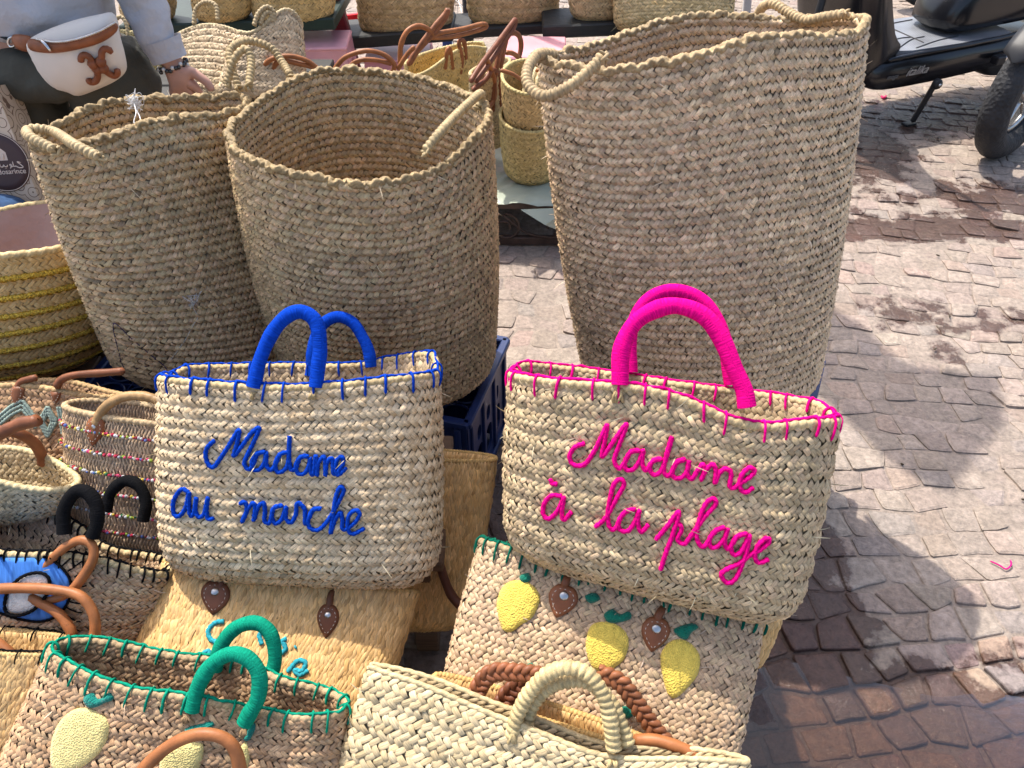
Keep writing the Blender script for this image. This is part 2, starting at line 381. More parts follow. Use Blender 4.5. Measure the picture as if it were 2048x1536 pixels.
        if style == 'plait':
            ph = np.radians(42 + RNG.normal(0, 3.5, n)) * np.where(I % 2, 1, -1) * side
            Ln = 1.20 * rhh / np.sin(np.abs(ph)) * RNG.uniform(.86, 1.1, n); w = p * .73 * RNG.uniform(.85, 1.1, n) * lw
        elif style == 'reed':
            ph = np.radians(90 + 11 * np.where(I % 2, 1, -1) + RNG.normal(0, 3, n)); Ln = 2.1 * rhh * RNG.uniform(.9, 1.1, n); w = p * .98 * RNG.uniform(.85, 1.1, n) * lw
        else:      # open twined
            ph = np.radians(78 * np.where(I % 2, 1, -1) + RNG.normal(0, 5, n)); Ln = 1.35 * rhh * RNG.uniform(.9, 1.1, n); w = p * .55 * RNG.uniform(.8, 1.1, n)
        a = A(-1, -.5, .5, 1); b = A(-1, 0, 1); aa, bb = [q.ravel() for q in np.meshgrid(a, b, indexing='ij')]
        wt = 1 - .22 * aa ** 4
        ds = (Ln[:, None] / 2 * aa * np.cos(ph)[:, None] - w[:, None] / 2 * bb * wt * np.sin(ph)[:, None])
        dh = (Ln[:, None] / 2 * aa * np.sin(ph)[:, None] + w[:, None] / 2 * bb * wt * np.cos(ph)[:, None])
        uu = u[:, None] + ds / per[:, None]; vv = np.clip(v[:, None] + dh / s.mer, 0, 1.0)
        P = s.ev(uu, vv); N = s.nrm(u, v)[:, None] * side
        base = off + RNG.normal(0, thick * .18, n)
        rel = 0
        if band:
            rc = (vv - v0 - spiral * (uu - .5) / s.mer) / (v1 - v0) * rows; rel = amp * (np.abs(np.sin(np.pi * rc / band)) ** .7 - .6)
        lift = RNG.normal(0, .25, n)[:, None] * thick * aa
        hgt = rel + base[:, None] + thick * (.42 * (1 - bb ** 2) + .95 * (1 - aa ** 2) - .35) + lift
        V = P + N * (hgt + (.001 if side > 0 else .0045))[..., None]
        f = []
        for i in range(3):
            for j in range(2):
                q = [i * 3 + j, i * 3 + j + 1, (i + 1) * 3 + j + 1, (i + 1) * 3 + j]; f.append(q)
        f = np.array(f); f = f if side < 0 else f[:, ::-1]
        Fq = (np.arange(n)[:, None, None] * 12 + f[None]).reshape(-1, 4)
        pal = np.array(pal) * A(1.07, .955, .81); c = pal[RNG.integers(0, len(pal), n)]; c2 = pal[RNG.integers(0, len(pal), n)]; t = RNG.random(n)[:, None] * .6; c = c * (1 - t) + c2 * t
        rowv = RNG.normal(0, var * .25, rows)[I]; lf = np.sin(u * 37 + v * 19 + RNG.random() * 9) * np.sin(v * 23 - u * 11) * var * .15
        c = c * (1 + RNG.normal(0, var * .7, n) + rowv + lf).clip(.45, 1.5)[:, None]
        U = np.stack([np.broadcast_to(aa, (n, 12)) + RNG.random(n)[:, None] * 99, np.broadcast_to(bb, (n, 12)) + 0, np.broadcast_to(RNG.random(n)[:, None] * 99, (n, 12))], -1)
        mb.add(V, Fq, np.repeat(c, 12, 0), U.reshape(-1, 3))
        if own: return mb.build('woven_wall' if side > 0 else 'woven_lining', STRAW, s.o, kind='stuff')
    def fibres(s, n=90, col=(.5, .4, .22), ln=.016):
        mb = MB(); u = RNG.random(n); v = RNG.uniform(.05, 1, n); P = s.ev(u, v); N = s.nrm(u, v); D = unit(RNG.normal(0, 1, (n, 3))); D = unit(D - N * (D * N).sum(1)[:, None] * .6)
        l = RNG.uniform(.4, 1.4, n)[:, None] * ln; S = unit(np.cross(N, D)) * .0006
        a = P + N * .001; b = P + N * l * .45 + D * l * .6; c = P + N * l * RNG.uniform(.3, .9, (n, 1)) + D * l * 1.2
        V = np.stack([a - S, a + S, b + S, b - S, c + S * .3, c - S * .3], 1); i = np.arange(n)[:, None] * 6
        mb.add(V, np.vstack([i + A(0, 1, 2, 3).astype(int), i + A(3, 2, 4, 5).astype(int)]), np.asarray(col) * RNG.uniform(.7, 1.3, (n, 1)).repeat(6, 0))
        return mb.build('loose_fibres', STRAW, s.o, kind='stuff')
    def ring(s, v=1.0, off=0., k=80, rise=0):
        u = np.arange(k) / k; P = s.ev(u, np.full(k, v)); return P + s.nrm(u, np.full(k, min(v, .97))) * off + s.up * rise
    def rope_rim(s, r=.008, col=(.5, .4, .25), n=2, pitch=.017, wob=.0022):
        mb = MB(); P = s.ring(1, -.001, 90); P = P + RNG.normal(0, wob, P.shape); tube(mb, P, r, 12, n=n, pitch=pitch, depth=.6, col=col, var=.4, closed=True, braid=True, ds=pitch / 8)
        return mb.build('braided_rim', ROPE, s.o)
    def whip(s, col, step=.036, drop=.024, r=.0016, edge=True, inside=True, mix=.15, ins=None, name='whipstitch'):
        mb = MB(); m = int(s.per[-1] / step)
        if edge:
            P = s.ring(1, 0, 110, .0065); P = P + RNG.normal(0, .0007, P.shape); tube(mb, P, r * 1.25, 6, n=2, pitch=.012, col=col, var=.2, closed=True)
        for k in range(m):
            u = (k + RNG.uniform(-.2, .2)) / m; d = drop * RNG.uniform(.8, 1.15) / s.mer; du = RNG.normal(0, .0016)
            path = []
            for v, o_, rs in ((1 - d, .004, 0), (1 - d * .55, .0065, 0), (1, .0068, .002), (1, -.001, .0085)) + (((1, -.009, .002), (1 - d * .7, -.010, 0)) if inside else ()):
                uu = np.array([u + du * (1 - v) / d]); vv = np.array([v]); path.append((s.ev(uu, vv) + s.nrm(uu, np.minimum(vv, .97)) * o_ + s.up * rs)[0])
            tube(mb, path, r * RNG.uniform(.85, 1.2), 6, ds=.004, n=2, pitch=.012, depth=.2, col=np.asarray(col) * RNG.uniform(1 - mix, 1 + mix), var=.15)
        return mb.build(name, YARN, s.o, kind='stuff')
    def rim_wrap(s, pal, r=.0065, pitch=.012):
        mb = MB(); P = s.ring(1, -.001, 90); tube(mb, P, r, 10, n=1, pitch=pitch, depth=.28, col=pal, var=.3, closed=True)
        return mb.build('rim', ROPE, s.o)
    def px(s, px, py, y=-1.0, extra=0):
        o = s.rimc + s.Y * (y * s.dt / 2 + extra); d = ray(px, py); t = np.dot(o - CAM, s.Y) / np.dot(d, s.Y); return CAM + d * t
    def handle(s, pts, r, col, m=None, y=-1.0, n=1, pitch=.0034, depth=.022, name='handle', var=.04, seg=12, ys=None, label=None, extra=0, parent=None):
        P = [s.px(p[0], p[1], y if len(p) < 3 else p[2], extra) for p in pts]; mb = MB()
        tube(mb, P, [r * q for q in RNG.uniform(.93, 1.07, 14)], seg, n=n, pitch=pitch, depth=depth, col=col, var=var); return mb.build(name, m or YARN, parent or s.o, label=label)
    def cast(s, px, py, off=0.):
        if s.bvh is None: s.bvh = BVHTree.FromPolygons(s.G.reshape(-1, 3).tolist(), s.quads.tolist())
        d = Vector(ray(px, py)).normalized(); h = s.bvh.ray_cast(Vector(CAM), d)
        if h[0] is None:
            h = s.bvh.find_nearest(Vector(s.px(px, py))); 
        nn = np.array(h[1]); 
        if np.dot(nn, np.array(d)) > 0: nn = -nn
        return np.array(h[0]) + nn * off, nn
    def stroke(s, pts, r, col, name, off=.0035, conv=None, m=None, mb=None, n=2, pitch=.007, label=None, depth=.3):
        own = mb is None; mb = mb or MB(); p = np.array(pts, float)
        if conv: p = np.stack([conv[0] + p[:, 0] / conv[2], conv[1] + p[:, 1] / conv[2]], -1)
        if len(p) > 2: p = catmull(np.c_[p, np.zeros(len(p))], 5)[:, :2]
        P = np.array([s.cast(a, b, off)[0] for a, b in p]); P = P[np.r_[True, np.linalg.norm(np.diff(P, axis=0), axis=1) > 1e-4]]
        tube(mb, P, r, 7, n=n, pitch=pitch, depth=depth, col=col, var=.2)
        if own: return mb.build(name, m or YARN, s.o, label=label)
    def patch(s, outline, col, name, thick=.006, m=None, step=7, label=None, parent=None, off=.003, closed=True):
        return puff(outline, lambda a, b: s.cast(a, b), col, name, parent or s.o, thick, m or FELT, step, label, off)
    def tab(s, cx, cy, w, h, rot=0, col=(.30, .12, .05), stud=True):
        """stitched teardrop leather tab with a metal stud"""
        shp = [(-.30, -.5), (0, -.56), (.30, -.5), (.48, -.25), (.46, .02), (.28, .30), (.05, .52), (-.05, .52), (-.28, .30), (-.46, .02), (-.48, -.25)]
        ca, sa = math.cos(rot), math.sin(rot)
        T = lambda p, f=1: (cx + (p[0] * w * ca - p[1] * h * sa) * f, cy + (p[0] * w * sa + p[1] * h * ca) * f)
        t = s.patch([T(p) for p in shp], col, 'leather_tab', .0035, LEATHER, 6, off=.004)
        mb = MB(); k = 15
        loop = catmull(np.array([[*T(p, .74), 0] for p in shp]), 2, True)[:, :2]; L = len(loop)
        for i in range(k):
            a, b = loop[int(i / k * L)], loop[int((i + .55) / k * L) % L]; tube(mb, [s.cast(*a, .0078)[0], s.cast(*b, .0078)[0]], .0006, 5, col=(.8, .74, .62))
        mb.build('stitching', YARN, t, kind='stuff')
        if stud:
            q, nn = s.cast(*T((0, -.2)), .008); ms = MB(); disc(ms, q, nn, .0045 * w / 45 + .0008, .002); ms.build('stud', METAL, t)
        return t

def disc(mb, c, nn, r, h, seg=16, col=(1, 1, 1)):
    a = unit(np.cross(nn, A(0, 0, 1) if abs(nn[2]) < .9 else A(1, 0, 0))); b = np.cross(nn, a); th = np.linspace(0, 2 * np.pi, seg, endpoint=False)
    ringp = lambda f, z: c + (np.cos(th)[:, None] * a + np.sin(th)[:, None] * b) * r * f + nn * z
    V = np.vstack([ringp(1, -h), ringp(1, h * .4), ringp(.75, h), [c + nn * h * 1.15]])
    Fs = [[k * seg + i, k * seg + (i + 1) % seg, (k + 1) * seg + (i + 1) % seg, (k + 1) * seg + i] for k in range(2) for i in range(seg)] + [[2 * seg + i, 2 * seg + (i + 1) % seg, 3 * seg] for i in range(seg)]
    mb.add(V, Fs, col)

def puff(outline, base, col, name, parent, thick, m, step=7, label=None, off=.002, prof=.45, smooth_outline=True, mb=None):
    """a padded piece: the outline is filled, laid on the surface below it and raised towards its middle"""
    o = np.array(outline, float)
    if smooth_outline: o = catmull(np.c_[o, np.zeros(len(o))], step, True)[:, :2]
    n = len(o); x0, y0 = o.min(0); x1, y1 = o.max(0)
    gx, gy = np.meshgrid(np.arange(x0, x1, step), np.arange(y0, y1, step)); gp = np.stack([gx.ravel(), gy.ravel()], -1)
    e0, e1 = o, np.roll(o, -1, 0)
    def inside(p):
        c = ((e0[:, 1] > p[1]) != (e1[:, 1] > p[1])) & (p[0] < (e1[:, 0] - e0[:, 0]) * (p[1] - e0[:, 1]) / (e1[:, 1] - e0[:, 1] + 1e-9) + e0[:, 0]); return c.sum() % 2 == 1
    def dist(p):
        d = e1 - e0; t = np.clip(((p - e0) * d).sum(1) / ((d * d).sum(1) + 1e-9), 0, 1); return np.linalg.norm(e0 + d * t[:, None] - p, axis=1).min()
    inn = [p for p in gp if inside(p) and dist(p) > step * .55]
    pts = [Vector(p) for p in o] + [Vector(p) for p in inn]
    vs, es, fs, *_ = delaunay_2d_cdt(pts, [(i, (i + 1) % n) for i in range(n)], [], 1, .01)
    D = np.array([dist(np.array(v)) for v in vs]); dm = max(D.max(), 1e-6); H = thick * (1 - (1 - np.clip(D / dm, 0, 1)) ** 2) ** prof * (D > 1e-3) + thick * .35
    B = [base(v[0], v[1]) for v in vs]; P = np.array([b[0] for b in B]); N = np.array([b[1] for b in B])
    own = mb is None; mb = mb or MB(); top = P + N * (H + off)[:, None]; bot = P - N * .001; k = len(vs)
    f = [list(q) for q in fs]
    q0 = f[0]; nn = np.cross(top[q0[1]] - top[q0[0]], top[q0[2]] - top[q0[0]])
    if np.dot(nn, N[q0[0]]) < 0: f = [q[::-1] for q in f]
    bd = {}
    for q in f:
        for a, b in zip(q, q[1:] + q[:1]): bd[(a, b)] = 1
    side = [[b, a, a + k, b + k] for (a, b) in bd if (b, a) not in bd]
    mb.add(np.vstack([top, bot]), f + side + [[i + k for i in q[::-1]] for q in f], col)
    if own: return mb.build(name, m, parent, label=label)

# palettes of palm leaf
P_TALL = [(.49, .385, .245), (.56, .44, .285), (.43, .345, .215), (.55, .42, .29), (.49, .415, .26)]
P_PINKISH = [(.63, .50, .35), (.68, .53, .39), (.56, .45, .305), (.67, .545, .38), (.57, .445, .325)]
P_CREAM = [(.66, .55, .39), (.62, .50, .34), (.68, .58, .43), (.55, .43, .28), (.64, .55, .40)]
P_GREENISH = [(.51, .425, .285), (.55, .46, .32), (.45, .38, .25), (.53, .42, .295), (.41, .33, .215)]
P_ROSE = [(.50, .38, .27), (.55, .43, .31), (.44, .33, .23), (.52, .42, .28)]
P_BROWN = [(.46, .32, .21), (.52, .39, .25), (.38, .25, .15), (.50, .36, .24)]
P_WICK = [(.68, .47, .21), (.72, .52, .26), (.60, .40, .17), (.70, .50, .25)]
P_PALE = [(.62, .54, .36), (.58, .49, .31), (.66, .58, .40)]
TAN = (.33, .122, .042); BRN = (.20, .075, .035)

def tall(b, pal, rim, amp=.0076, spiral=.0, inner=.35, rh=.0078, pitch=.0108, band=2):
    b.wall(np.array(pal[0]) * .28); b.weave(rh, pitch, pal, band=band, amp=amp, thick=.0034, var=.25, spiral=spiral)  # inner wall darkened so gaps between leaf chips carry painted shade
    b.weave(rh, pitch, pal, side=-1, v0=inner, band=band, amp=amp, thick=.0028, var=.2)
    b.rope_rim(.0085, rim); b.fibres(480, np.array(pal[0]) * 1.25)

# the big basket in front of the scooter
bR = Bag('tall_basket', 'biggest tall pinkish straw basket, standing beside the parked scooter', 'basket', at(1082, 116, 1.28), at(1716, 34, 1.34), at(1178, 775, 1.68), at(1608, 742, 1.68), .30, .40, n=2.1, r=.05, bulge=.04,
         rimz=lambda x, y: .012 * np.sin(x * 4 + 1) + .012 * np.maximum(x, 0) ** 4, group='tall laundry baskets')
tall(bR, P_PINKISH, (.42, .33, .22), spiral=.012, inner=.5)
# the middle and left baskets
bM = Bag('tall_basket', 'tall brownish straw basket with round open mouth behind the blue lettered bag', 'basket', at(455, 272, 1.34), at(968, 212, 1.45), at(562, 735, 1.76), at(978, 715, 1.80), .45, .40, n=2.0, r=.06, bulge=.05,
         rimz=lambda x, y: .012 * np.sin(x * 3 + y * 2), group='tall laundry baskets')
tall(bM, P_TALL, (.35, .27, .165), spiral=.01, inner=.3)
bL = Bag('tall_basket', 'leftmost tall brownish straw basket with white thread caught on its rim', 'basket', at(62, 282, 1.26), at(490, 186, 1.52), at(246, 762, 1.66), at(585, 735, 1.84), .15, .30, n=2.1, r=.05, bulge=.04,
         rimz=lambda x, y: .01 * np.sin(x * 3.4 + 2), group='tall laundry baskets')
tall(bL, P_TALL, (.35, .27, .165), spiral=.02, inner=.3)
def rope_handle(b, pts, r=.0085, col=(.45, .36, .23), pitch=.0085, label=None):
    mb = MB(); tube(mb, [at(*p) for p in pts], r, 10, n=1, pitch=pitch, depth=.34, col=col, var=.3)
    for e in (pts[0], pts[-1]):
        q = at(*e)
        for k in range(5):
            d = unit(RNG.normal(0, 1, 3)); tube(mb, [q - d * .011, q + RNG.normal(0, .004, 3), q + d * .011 - A(0, 0, .006)], .0026, 6, ds=.004, col=col, var=.2)
    return mb.build('handle', ROPE, b.o)
rope_handle(bR, [(1108, 108, 1.27), (1075, 110, 1.24), (1055, 140, 1.21), (1058, 172, 1.19), (1090, 192, 1.17), (1140, 172, 1.16), (1185, 135, 1.16), (1205, 112, 1.16)], .0095, (.47, .37, .25))
rope_handle(bR, [(1515, 30, 1.50), (1528, 12, 1.46), (1548, 8, 1.44), (1575, 24, 1.42), (1610, 40, 1.39), (1650, 34, 1.36), (1690, 28, 1.34)], .0095, (.47, .37, .25))
rope_handle(bM, [(850, 302, 1.27), (880, 265, 1.28), (915, 228, 1.33), (945, 200, 1.37), (962, 188, 1.43), (960, 215, 1.44)], .0085, (.46, .38, .25))
rope_handle(bM, [(478, 178, 1.55), (462, 130, 1.55), (462, 98, 1.56), (495, 82, 1.58), (540, 95, 1.60), (565, 125, 1.60), (580, 150, 1.58)], .0085, (.44, .35, .22))
rope_handle(bL, [(150, 318, 1.22), (110, 300, 1.22), (62, 275, 1.23), (55, 262, 1.26), (75, 258, 1.27), (110, 265, 1.27), (150, 290, 1.21), (200, 315, 1.20)][1:], .009, (.50, .41, .28))
rope_handle(bL, [(455, 165, 1.50), (468, 120, 1.49), (490, 98, 1.49), (502, 120, 1.49), (498, 170, 1.47)], .008, (.44, .35, .22))

# ---- the two lettered bags
BLUE = (.004, .05, .42); PINK = (.78, .003, .21)
bB = Bag('lettered_bag', 'cream straw bag with blue handles and the blue words Madame au marche', 'straw bag', at(336, 760, 1.215), at(874, 754, 1.235), at(340, 1146, 1.25), at(872, 1170, 1.255), .21, .15, n=3.0, r=.065, bulge=.03,
         rimz=lambda x, y: (.018 * np.clip((x - .35) * 2, 0, 1) + .014) * np.clip(y * 2, 0, 1) - .006 * np.cos(x * 3) * (y < 0), rimy=lambda x, y: (-.035 * np.exp(-((x - .18) / .28) ** 2) - .015 * np.exp(-((x + .4) / .4) ** 2)) * (y > .1))
bB.wall((.17, .125, .07)); bB.weave(.0086, .0108, P_CREAM, band=2, amp=.0060, thick=.0034, var=.17); bB.weave(.0086, .0108, P_CREAM, side=-1, v0=.5, band=2, amp=.002, var=.15)  # dark wall tone stands in for shade between the plaits
bB.rim_wrap((.60, .48, .30)); bB.whip(BLUE, .036, .022, .0019); bB.fibres(160, (.62, .52, .34))
bB.handle([(507, 775), (520, 720), (545, 665), (575, 632), (605, 624), (632, 645), (640, 695), (636, 735), (632, 775)], .0106, BLUE, name='handle')
bB.handle([(622, 752), (626, 700), (640, 655), (672, 634), (705, 645), (727, 678), (738, 705), (742, 735)], .0102, BLUE, y=.75)
cB = (250, 550, 2.3625)
W1 = [(435, 775), (400, 810), (392, 850), (408, 893), (430, 900), (462, 858), (500, 800), (546, 728), (538, 790), (523, 848), (562, 800), (605, 742), (641, 718), (612, 790), (585, 845), (572, 885), (592, 912), (612, 890), (632, 842), (668, 830), (630, 838), (607, 875), (615, 912), (642, 912), (665, 880), (674, 835), (674, 890), (695, 915), (716, 890), (740, 842), (775, 832), (738, 842), (716, 885), (725, 922), (752, 920), (776, 880), (783, 757), (780, 850), (790, 912), (812, 905), (835, 855), (870, 852), (832, 858), (812, 895), (822, 930), (850, 932), (872, 900), (879, 858), (880, 915), (893, 935), (905, 850), (911, 895), (911, 942), (917, 885), (943, 854), (950, 890), (951, 942), (957, 885), (980, 860), (986, 900), (988, 930), (1003, 928), (1032, 885), (1030, 855), (1006, 868), (996, 908), (1010, 938), (1050, 903)]
W2 = [(315, 1022), (285, 1005), (255, 1040), (243, 1085), (252, 1128), (277, 1128), (303, 1085), (316, 1020), (315, 1080), (322, 1128), (338, 1118), (350, 1045), (345, 1100), (360, 1135), (385, 1120), (402, 1045), (396, 1110), (406, 1145), (432, 1140)]
W3 = [(548, 1075), (575, 1066), (582, 1110), (560, 1160), (585, 1105), (612, 1070), (622, 1092), (616, 1150), (635, 1092), (660, 1070), (668, 1110), (666, 1152), (690, 1162), (708, 1100), (748, 1082), (710, 1092), (700, 1132), (716, 1165), (745, 1148), (766, 1090), (766, 1140), (790, 1162), (812, 1125), (820, 1070), (852, 1095), (856, 1130), (857, 1168), (875, 1140), (895, 1100), (930, 1098), (893, 1104), (869, 1150), (880, 1187), (920, 1195), (965, 1148), (1010, 1070), (1036, 1012), (1020, 995), (1000, 1040), (986, 1130), (975, 1212), (996, 1150), (1020, 1115), (1030, 1150), (1030, 1190), (1050, 1192), (1090, 1160), (1110, 1122), (1090, 1105), (1060, 1130), (1055, 1190), (1080, 1215), (1135, 1188)]
for W_, l in ((W1, 'blue yarn word Madame'), (W2, 'blue yarn word au'), (W3, 'blue yarn word marche')): bB.stroke(W_, .0037, BLUE, 'embroidered_word', .0070, cB, label=l)

bP = Bag('lettered_bag', 'greenish straw bag with pink handles and the pink words Madame à la plage', 'straw bag', at(1025, 748, 1.11), at(1668, 836, 1.05), at(1018, 1104, 1.135), at(1580, 1252, 1.07), .20, .13, n=2.8, r=.05, bulge=.03,
         rimz=lambda x, y: -.018 * np.exp(-((x - .45) / .3) ** 2) * (y < 0) + (.010 * np.exp(-((x + .2) / .4) ** 2)) * (y < 0) + .012 * np.clip(y * 2, 0, 1), rimy=lambda x, y: -.03 * np.exp(-((x - .15) / .35) ** 2) * (y > .1))
bP.wall((.15, .12, .07)); bP.weave(.0082, .0102, P_GREENISH, band=4, amp=.0040, thick=.0034, var=.2); bP.weave(.0082, .0102, P_GREENISH, side=-1, v0=.5, band=4, amp=.002, var=.16)  # wall toned down, shade put into the gaps of the weave
bP.rim_wrap((.58, .48, .32)); bP.whip(PINK, .036, .021, .0020); bP.fibres(160, (.58, .5, .32))
bP.handle([(1240, 770), (1243, 700), (1268, 648), (1310, 620), (1355, 612), (1405, 630), (1440, 672), (1468, 735), (1488, 780), (1494, 815)], .0112, PINK)
bP.handle([(1262, 745), (1262, 665), (1288, 608), (1335, 582), (1385, 590), (1425, 625), (1450, 685), (1462, 770)], .0108, PINK, y=.8)
cP = (950, 550, 2.3625)
Q1 = [(525, 790), (478, 808), (452, 850), (470, 890), (520, 890), (565, 830), (600, 760), (626, 706), (615, 780), (604, 852), (652, 788), (716, 702), (682, 800), (660, 868), (682, 908), (708, 880), (738, 830), (778, 825), (738, 832), (711, 872), (713, 910), (745, 914), (775, 878), (795, 822), (790, 880), (806, 918), (828, 890), (850, 866), (880, 865), (842, 873), (826, 905), (840, 935), (870, 930), (896, 880), (931, 760), (906, 840), (891, 918), (915, 944), (936, 910), (955, 876), (992, 866), (952, 882), (931, 925), (946, 953), (980, 948), (1005, 910), (1010, 872), (1002, 930), (1022, 958), (1050, 918), (1075, 890), (1081, 920), (1066, 962), (1090, 915), (1120, 890), (1136, 920), (1131, 976), (1152, 930), (1182, 910), (1206, 930), (1200, 988), (1216, 1000), (1245, 980), (1292, 948), (1315, 920), (1290, 905), (1256, 940), (1246, 990), (1270, 1020), (1312, 995)]
Q2 = [(418, 1040), (372, 1035), (337, 1070), (330, 1120), (355, 1145), (395, 1110), (425, 1045), (416, 1110), (426, 1150), (462, 1110)]
Q2b = [(361, 955), (374, 980), (397, 981)]
Q3 = [(568, 1185), (620, 1140), (670, 1050), (705, 985), (690, 958), (660, 980), (640, 1050), (629, 1130), (640, 1185), (665, 1190), (690, 1140), (715, 1108), (758, 1100), (716, 1110), (682, 1152), (687, 1195), (725, 1200), (755, 1160), (776, 1105), (770, 1160), (786, 1205), (822, 1170)]
Q4 = [(852, 1245), (900, 1190), (962, 1112), (940, 1200), (900, 1310), (876, 1388)]
Q5 = [(930, 1230), (945, 1182), (968, 1172), (974, 1200), (955, 1240), (985, 1262), (1012, 1235), (1080, 1140), (1135, 1075), (1120, 1050), (1085, 1080), (1056, 1160), (1046, 1230), (1068, 1275), (1092, 1262), (1120, 1215), (1142, 1195), (1178, 1185), (1140, 1198), (1106, 1238), (1112, 1275), (1140, 1275), (1175, 1235), (1191, 1190), (1176, 1250), (1190, 1285), (1212, 1262), (1236, 1226), (1278, 1215), (1236, 1228), (1206, 1270), (1216, 1310), (1250, 1300), (1291, 1225), (1271, 1320), (1230, 1420), (1190, 1445), (1160, 1410), (1180, 1385), (1240, 1355), (1300, 1310), (1340, 1290), (1382, 1252), (1370, 1235), (1330, 1270), (1316, 1320), (1335, 1350), (1382, 1333)]
bP.stroke(Q1, .0036, PINK, 'embroidered_word', .0060, cP, label='pink yarn word Madame')
for W_, W2_, l in ((Q2, Q2b, 'pink yarn letter à with its accent'), (Q3, None, 'pink yarn word la'), (Q4, Q5, 'pink yarn word plage')):
    mb = MB(); bP.stroke(W_, .0036, PINK, '', .0060, cP, mb=mb)
    if W2_: bP.stroke(W2_, .0036, PINK, '', .0060, cP, mb=mb)
    mb.build('embroidered_word', YARN, bP.o, label=l)
def knots(b, spots, col):
    for (x, y, dy) in spots:
        mb = MB()
        for k in range(4):
            x1 = x + RNG.normal(0, 5); P = [b.cast(x + RNG.normal(0, 4), y, .004)[0], b.cast(x1, y + dy * .5, .0075)[0], b.cast(x1 + RNG.normal(0, 5), y + dy, .004)[0]]
            tube(mb, P, .0022, 6, n=2, pitch=.008, col=col, var=.3)
        mb.build('handle_tie', ROPE, b.o)
knots(bP, [(1238, 775, 30), (1488, 822, 40)], (.45, .36, .22)); knots(bB, [(507, 782, 16), (628, 782, 16)], (.45, .36, .22))

# ------------------------------------------------------------------ the bags heaped in front
def std(b, pal, rh=.0085, pitch=.0108, band=3, amp=.003, inner=.6, rim=None, var=.21, style='plait', thick=.0033, fib=110, wallc=.28):
    b.wall(np.array(pal[0]) * wallc); b.weave(rh, pitch, pal, style, band=band, amp=amp, thick=thick, var=var)  # wallc darkens the wall, painting shade into the gaps
    if inner < 1: b.weave(rh, pitch, pal, style, side=-1, v0=inner, band=band, amp=amp * .7, thick=thick * .9, var=var)
    if rim is not None: b.rim_wrap(rim)
    if fib: b.fibres(fib, np.array(pal[0]) * 1.2)
def wick(b, pal=P_WICK, inner=.6, fib=20, rim=True):
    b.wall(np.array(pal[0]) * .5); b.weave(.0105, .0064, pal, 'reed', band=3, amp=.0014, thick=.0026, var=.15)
    if inner < 1: b.weave(.0105, .0064, pal, 'reed', side=-1, v0=inner, band=3, amp=.001, thick=.002, var=.12)
    if rim: b.rim_wrap(np.array(pal[0]) * .9, .005, .006)
GREEN = (.006, .25, .15); DGREEN = (.006, .12, .075); LEMON = (.74, .55, .10); PALEL = (.72, .60, .24); TURQ = (.04, .36, .44)
# tan reed bag under the blue lettered bag
bT = Bag('reed_bag', 'tan reed bag with two dark leather tabs, right under the blue lettered bag', 'reed bag', at(333, 1124, 1.275), at(836, 1186, 1.275), at(232, 1480, 1.185), at(705, 1560, 1.185), .09, .11, n=3, r=.04, bulge=.03)
wick(bT, inner=.7); bT.tab(432, 1197, 58, 62, .12, (.16, .06, .03)); bT.tab(656, 1243, 44, 62, .1, (.15, .055, .025))
for x, y in ((440, 1160), (655, 1205)):
    bT.handle([(x, y + 25, -1.05), (x + 4, y + 2, -1.1), (x + 10, y - 20, -1.0), (x + 40, y - 30, -.6)], .0055, (.12, .045, .02), LEATHER, n=0, name='handle', seg=8)
for k, st in enumerate(([(450, 1243), (432, 1246), (418, 1262), (424, 1280), (438, 1284)], [(405, 1310), (418, 1302), (420, 1318), (404, 1322), (400, 1308), (425, 1330), (440, 1320)],
          [(525, 1290), (520, 1270), (530, 1262)], [(575, 1278), (566, 1282), (572, 1298), (560, 1310), (552, 1335)], [(590, 1296), (594, 1293)], [(575, 1345), (596, 1322), (612, 1326), (604, 1342), (590, 1340), (600, 1350), (618, 1340)])):
    bT.stroke(st, .0042, TURQ, 'embroidered_letter', .003)
# tan reed bag standing behind, against the crate
bT2 = Bag('reed_bag', 'tall tan reed bag squeezed between the two lettered bags, against the blue crate', 'reed bag', at(540, 890, 1.46), at(992, 918, 1.44), at(560, 1238, 1.50), at(934, 1255, 1.45), .12, .12, n=2.6, r=.04, bulge=.02)
wick(bT2, P_WICK, inner=.75)
bT2.handle([(868, 1085, -1.15), (880, 1130, -1.2), (900, 1185, -1.35), (925, 1215, -1.5), (950, 1238, -1.6)], .0085, (.13, .045, .022), LEATHER, n=0, name='handle')
# lemon bag under the pink lettered bag
bLm = Bag('lemon_bag', 'rose straw bag with three bright yellow lemons and a green stitched rim', 'straw bag', at(962, 1082, 1.175), at(1522, 1246, 1.12), at(868, 1480, 1.125), at(1436, 1640, 1.07), .08, .08, n=3.2, r=.04, bulge=.03)
std(bLm, P_ROSE, .0080, .0098, 0, 0, inner=.7, rim=(.50, .40, .28), var=.16); bLm.whip(DGREEN, .02, .02, .0021)
LEM = [[(995, 1205), (1008, 1172), (1035, 1160), (1063, 1168), (1080, 1195), (1066, 1233), (1042, 1250), (1022, 1264), (1006, 1258), (998, 1232)],
       [(1176, 1262), (1190, 1246), (1220, 1244), (1248, 1260), (1257, 1285), (1246, 1320), (1216, 1340), (1187, 1336), (1172, 1300)],
       [(1322, 1305), (1345, 1280), (1374, 1282), (1397, 1308), (1395, 1345), (1376, 1372), (1352, 1394), (1337, 1390), (1324, 1350)]]
for q in LEM: bLm.patch(q, LEMON, 'lemon_patch', .0045, step=8)
